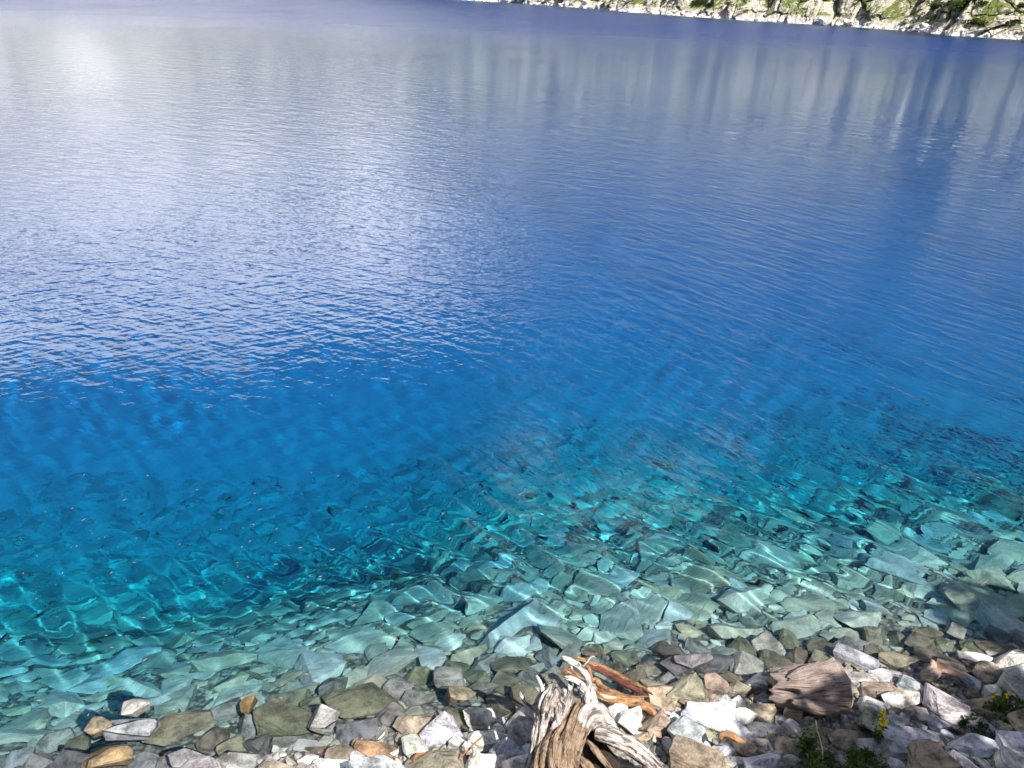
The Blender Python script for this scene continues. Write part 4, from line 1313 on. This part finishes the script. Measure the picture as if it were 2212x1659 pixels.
for k in range(300):
    u, v = fr.uniform(0, 1500), fr.normal(0, 75)
    v = 1215 - 0.10 * u + v
    p = at(u, v, 0)
    if p.y < shore_y(p.x) + 0.15: continue
    z = float(wave_z(np.array([p.x]), np.array([p.y]), np.array([math.hypot(p.x, p.y)]))[0]) + 0.002
    s_ = fr.uniform(0.0012, 0.0032)
    nv.append((np.array([[1, 0, 0], [-1, 0, 0], [0, 1, 0], [0, -1, 0], [0, 0, .6], [0, 0, -.6]]) * s_ + np.array([p.x, p.y, z]), oct_f))
m_speck, t, b = material('pollen', 0.6)
b.inputs['Base Color'].default_value = (0.78, 0.78, 0.72, 1)
specks = link('floating_specks', mesh_np('floating_specks', *merge(nv), False), m_speck)
tag(specks, 'drifting pale specks of pollen on the blue water', 'specks', kind='stuff')

# ------------------------------------------------------------------ far shore: boulders, bushes, small pines
vis = np.where((CU > 985) & (CU < 2290))[0]
m_white, t, b = material('bleached_granite', 0.9)
geo = t.n('NewGeometry')
n_ = t.noise(geo.outputs['Position'], 1.4, 5.0, 0.65)
t.link(t.mix(n_, (0.36, 0.335, 0.32), (0.72, 0.69, 0.66)), b.inputs['Base Color'])
bump(t, b, n_, 0.7, 0.15)
FARROCK = []
for me in ROCKS[:8]:
    c = me.copy(); c.materials.clear(); c.materials.append(m_white); FARROCK.append(c)
cr_ = np.random.default_rng(55)
for k in range(50):
    i = vis[cr_.integers(len(vis))]
    sc = CD[i] / 150.0
    s_ = sc * math.exp(cr_.uniform(math.log(0.45), math.log(1.5)))
    o = bpy.data.objects.new('boulder', FARROCK[cr_.integers(8)])
    COL.objects.link(o)
    bk = cr_.uniform(-0.6, 1.2) * sc
    o.location = (CP[i, 0] + OUT[i, 0] * bk, CP[i, 1] + OUT[i, 1] * bk, s_ * 0.12 + max(0, bk * 0.8))
    o.rotation_euler = (cr_.normal(0, .3), cr_.normal(0, .3), cr_.uniform(0, 6.28))
    o.scale = (s_ * cr_.uniform(.9, 1.8), s_, s_ * cr_.uniform(.5, .9))
    tag(o, 'bleached white boulder along the waterline of the far cliff', 'boulder', 'bleached boulders on the far waterline')

m_bush = leaf_material('bush_leaf', (0.022, 0.04, 0.010), (0.12, 0.15, 0.03))
BUSH = []
for k in range(4):
    r = np.random.default_rng(600 + k)
    cl = [((r.normal(0, .38), r.normal(0, .38), r.uniform(.1, .75)), r.uniform(.2, .42)) for _ in range(9)]
    V, F = leaves_np(clump_points(700, r, cl, 1.0, .35), 0.16, r, 0.0, 0.7)
    me = mesh_np('bush', V, F, False); me.materials.append(m_bush); BUSH.append(me)
m_pine = leaf_material('pine_needles', (0.010, 0.022, 0.010), (0.035, 0.06, 0.022))
PINE = []
for k in range(3):
    r = np.random.default_rng(700 + k)
    n = 1500
    zz = r.random(n) ** 0.8
    tier = 0.75 + 0.35 * np.abs(np.sin(zz * 22 + k))
    rad = 0.30 * (1.02 - zz) * tier * np.sqrt(r.random(n)) + 0.01
    an = r.uniform(0, 6.28, n)
    V, F = leaves_np(np.stack([rad * np.cos(an), rad * np.sin(an), 0.10 + 0.9 * zz], -1), 0.075, r, 0.5, 0.35)
    crown = mesh_np('crown', V, F, False); crown.materials.append(m_pine)
    trunk = mesh_np('trunk', *tube(np.stack([np.zeros(6), np.zeros(6), np.linspace(-0.1, 0.95, 6)], -1), np.linspace(.03, .006, 6), 7)); trunk.materials.append(m_bark)
    PINE.append((crown, trunk))
for k in range(150):
    i = vis[cr_.integers(len(vis))]
    if vnoise(ARC[i] / 14.0, 0.0, seed=5) < 0.42: continue
    j = int(cr_.integers(22, 92))
    sc = CD[i] / 150.0
    loc = (KX[i, j], KY[i, j], KZ[i, j] - 0.15 * sc)
    if k % 4 == 0:
        h = sc * cr_.uniform(1.6, 3.2)
        root = empty('pine_tree', loc)
        cw, tr_ = PINE[cr_.integers(3)]
        for nm, me in (('crown', cw), ('trunk', tr_)):
            c = bpy.data.objects.new(nm, me); COL.objects.link(c); c.parent = root
        root.scale = (h, h, h); root.rotation_euler = (0, 0, cr_.uniform(0, 6))
        tag(root, 'small dark pine growing from cracks of the far cliff', 'pine tree', 'small pines on the far cliff')
    else:
        o = bpy.data.objects.new('bush', BUSH[cr_.integers(4)])
        COL.objects.link(o)
        h = sc * math.exp(cr_.uniform(math.log(.6), math.log(1.7)))
        o.location = loc; o.scale = (h * cr_.uniform(1, 1.8), h * cr_.uniform(1, 1.5), h); o.rotation_euler = (0, 0, cr_.uniform(0, 6))
        tag(o, 'green bush growing on ledges of the far granite cliff', 'bush', 'bushes on the far cliff')

# ------------------------------------------------------------------ the trees on the bank whose shade falls on the shore
for k, (x, y, hc, rad) in enumerate(((6.1, -0.75, 4.9, 1.7), (8.0, 0.1, 4.9, 1.75), (9.2, 0.8, 5.0, 1.9))):
    r = np.random.default_rng(800 + k)
    zg = gz(x + 0.3, y - 0.5)
    root = empty('bank_tree', (x + 0.3, y - 0.5, zg))
    tag(root, 'leafy tree on the bank whose shade falls across the shore', 'tree', 'trees on the bank')
    cl = []
    for _ in range(46):
        d = r.normal(size=3); d /= np.linalg.norm(d)
        cl.append((d * r.uniform(.35, .85) * np.array([rad, rad, rad * .8]) + np.array([-0.3, 0.5, hc + 0.3 - zg]), r.uniform(.42, .7)))
    V, F = leaves_np(clump_points(15000, r, cl, 1.0, .3), 0.19, r, 0.2, 0.7)
    link('crown', mesh_np('crown', V, F, False), m_dark, root)
    top = max(hc - zg, 0.6)
    parts = [tube(np.array([[0.02 * math.sin(q_ * 4), 0, -0.3 + q_ * (top + .3)] for q_ in np.linspace(0, 1, 8)]), np.linspace(.14, .05, 8), 10)]
    for c, _ in cl[:12]:
        parts.append(tube(np.linspace([0, 0, top * .5], c, 6), np.linspace(.045, .012, 6), 6))
    link('trunk', mesh_np('trunk', *merge(parts)), m_bark, root)

# ------------------------------------------------------------------ what sets each of the other rocks apart
bpy.context.view_layer.update()
MARK = [(project(o.location), s_) for o, s_ in (
    (stump, 'stump'), (log, 'sawn log'), (knob, 'knobbed driftwood'))]
MARK = [((u, v), s_) for (u, v, d), s_ in MARK]
for (u, v, wp, hp, col, flat, rz, lab) in HERO:
    for key, nm in (('bright white slab, the', 'bright white slab'), ('rust-tan block standing', 'rust-tan block'), ('long orange-tan', 'orange-tan slab'), ('bright white rock cut', 'bright white rock'),
                    ('widest olive', 'widest olive slab'), ('pale square block', 'pale square block'), ('lavender-grey granite', 'lavender-grey boulder'), ('tan rounded slab', 'tan slab by the right border'),
                    ('largest olive block', 'largest olive block'), ('broadest shaded slab', 'broadest shaded slab'), ('tall brown slab', 'tall brown slab'), ('big olive slab under', 'left olive slab')):
        if lab.startswith(key):
            MARK.append(((u, v), nm))
MARK += [((1888, 1570), 'tall yellow flowers'), ((1810, 1650), 'dark green shrub'), ((1390, 1510), 'thick orange branch')]


def rock_words(q):
    o, x, y, r, col, (w_, d_, h_, rnd) = q
    u, v, dd = project(o.location)
    size = 'tiny' if r < 0.055 else 'small' if r < 0.08 else 'medium' if r < 0.125 else 'large'
    form = 'rounded' if rnd else 'flat' if h_ < 0.45 * min(w_, d_) else 'long' if max(w_, d_) > 1.6 * min(w_, d_) else 'blocky' if h_ > 0.62 * min(w_, d_) else 'angular'
    top_z = o.location.z + 0.5 * h_
    where = 'under water' if top_z < 0.0 else 'awash' if o.location.z < 0.03 else 'dry'
    best = sorted(MARK, key=lambda m: (m[0][0] - u) ** 2 + 2.2 * (m[0][1] - v) ** 2)
    return u, v, size, CNAME[col], form, where, best


def side(m, u, v):
    du, dv = u - m[0][0], v - m[0][1]
    a = math.degrees(math.atan2(-dv * 1.5, du)) % 360
    return ('right of', 'above and right of', 'above', 'above and left of', 'left of', 'below and left of', 'below', 'below and right of')[int(((a + 22.5) % 360) // 45)] + ' the ' + m[1]


seen_lab = {}
for q in rocks[n_hero:]:
    u, v, size, cn, form, where, best = rock_words(q)
    state = {'under water': ' under water', 'awash': ' awash', 'dry': ''}[where]
    out = None
    if v > 1659 or u < 0 or u > 2212:
        lab = f'{size} {form} {cn} edge-cropped rock{state} {side(best[0], u, v)}'
    else:
        lab = f'{size} {form} {cn} rock{state} {side(best[0], u, v)}'
    seen_lab.setdefault(lab, []).append((u, q[0], best))
final = {}
for lab, lst in seen_lab.items():
    lst.sort(key=lambda e: e[0])
    n = len(lst)
    for k, (u, o, best) in enumerate(lst):
        if n == 1:
            L = lab
        elif n == 2:
            L = lab + (', left one of two', ', right one of two')[k]
        else:
            L = lab + (', leftmost' if k == 0 else ', rightmost' if k == n - 1 else ', ' + ('', 'second', 'third', 'fourth', 'fifth', 'sixth', 'seventh', 'eighth', 'ninth', 'tenth')[min(k, 9)] + ' from left')
        if len(L.split()) > 16:
            L = L.replace(' the ', ' ').replace('below and right of', 'below right of').replace('above and right of', 'above right of').replace('below and left of', 'below left of').replace('above and left of', 'above left of')
        o['label'] = L
        o['category'] = 'rock'
        final[L] = final.get(L, 0) + 1
print('LABELS', len(final), max(len(k.split()) for k in final), [k for k, c in final.items() if c > 1][:5])
for q in rocks:
    q[0]['group'] = 'rocks of the lake shore'
    q[0]['category'] = 'rock'
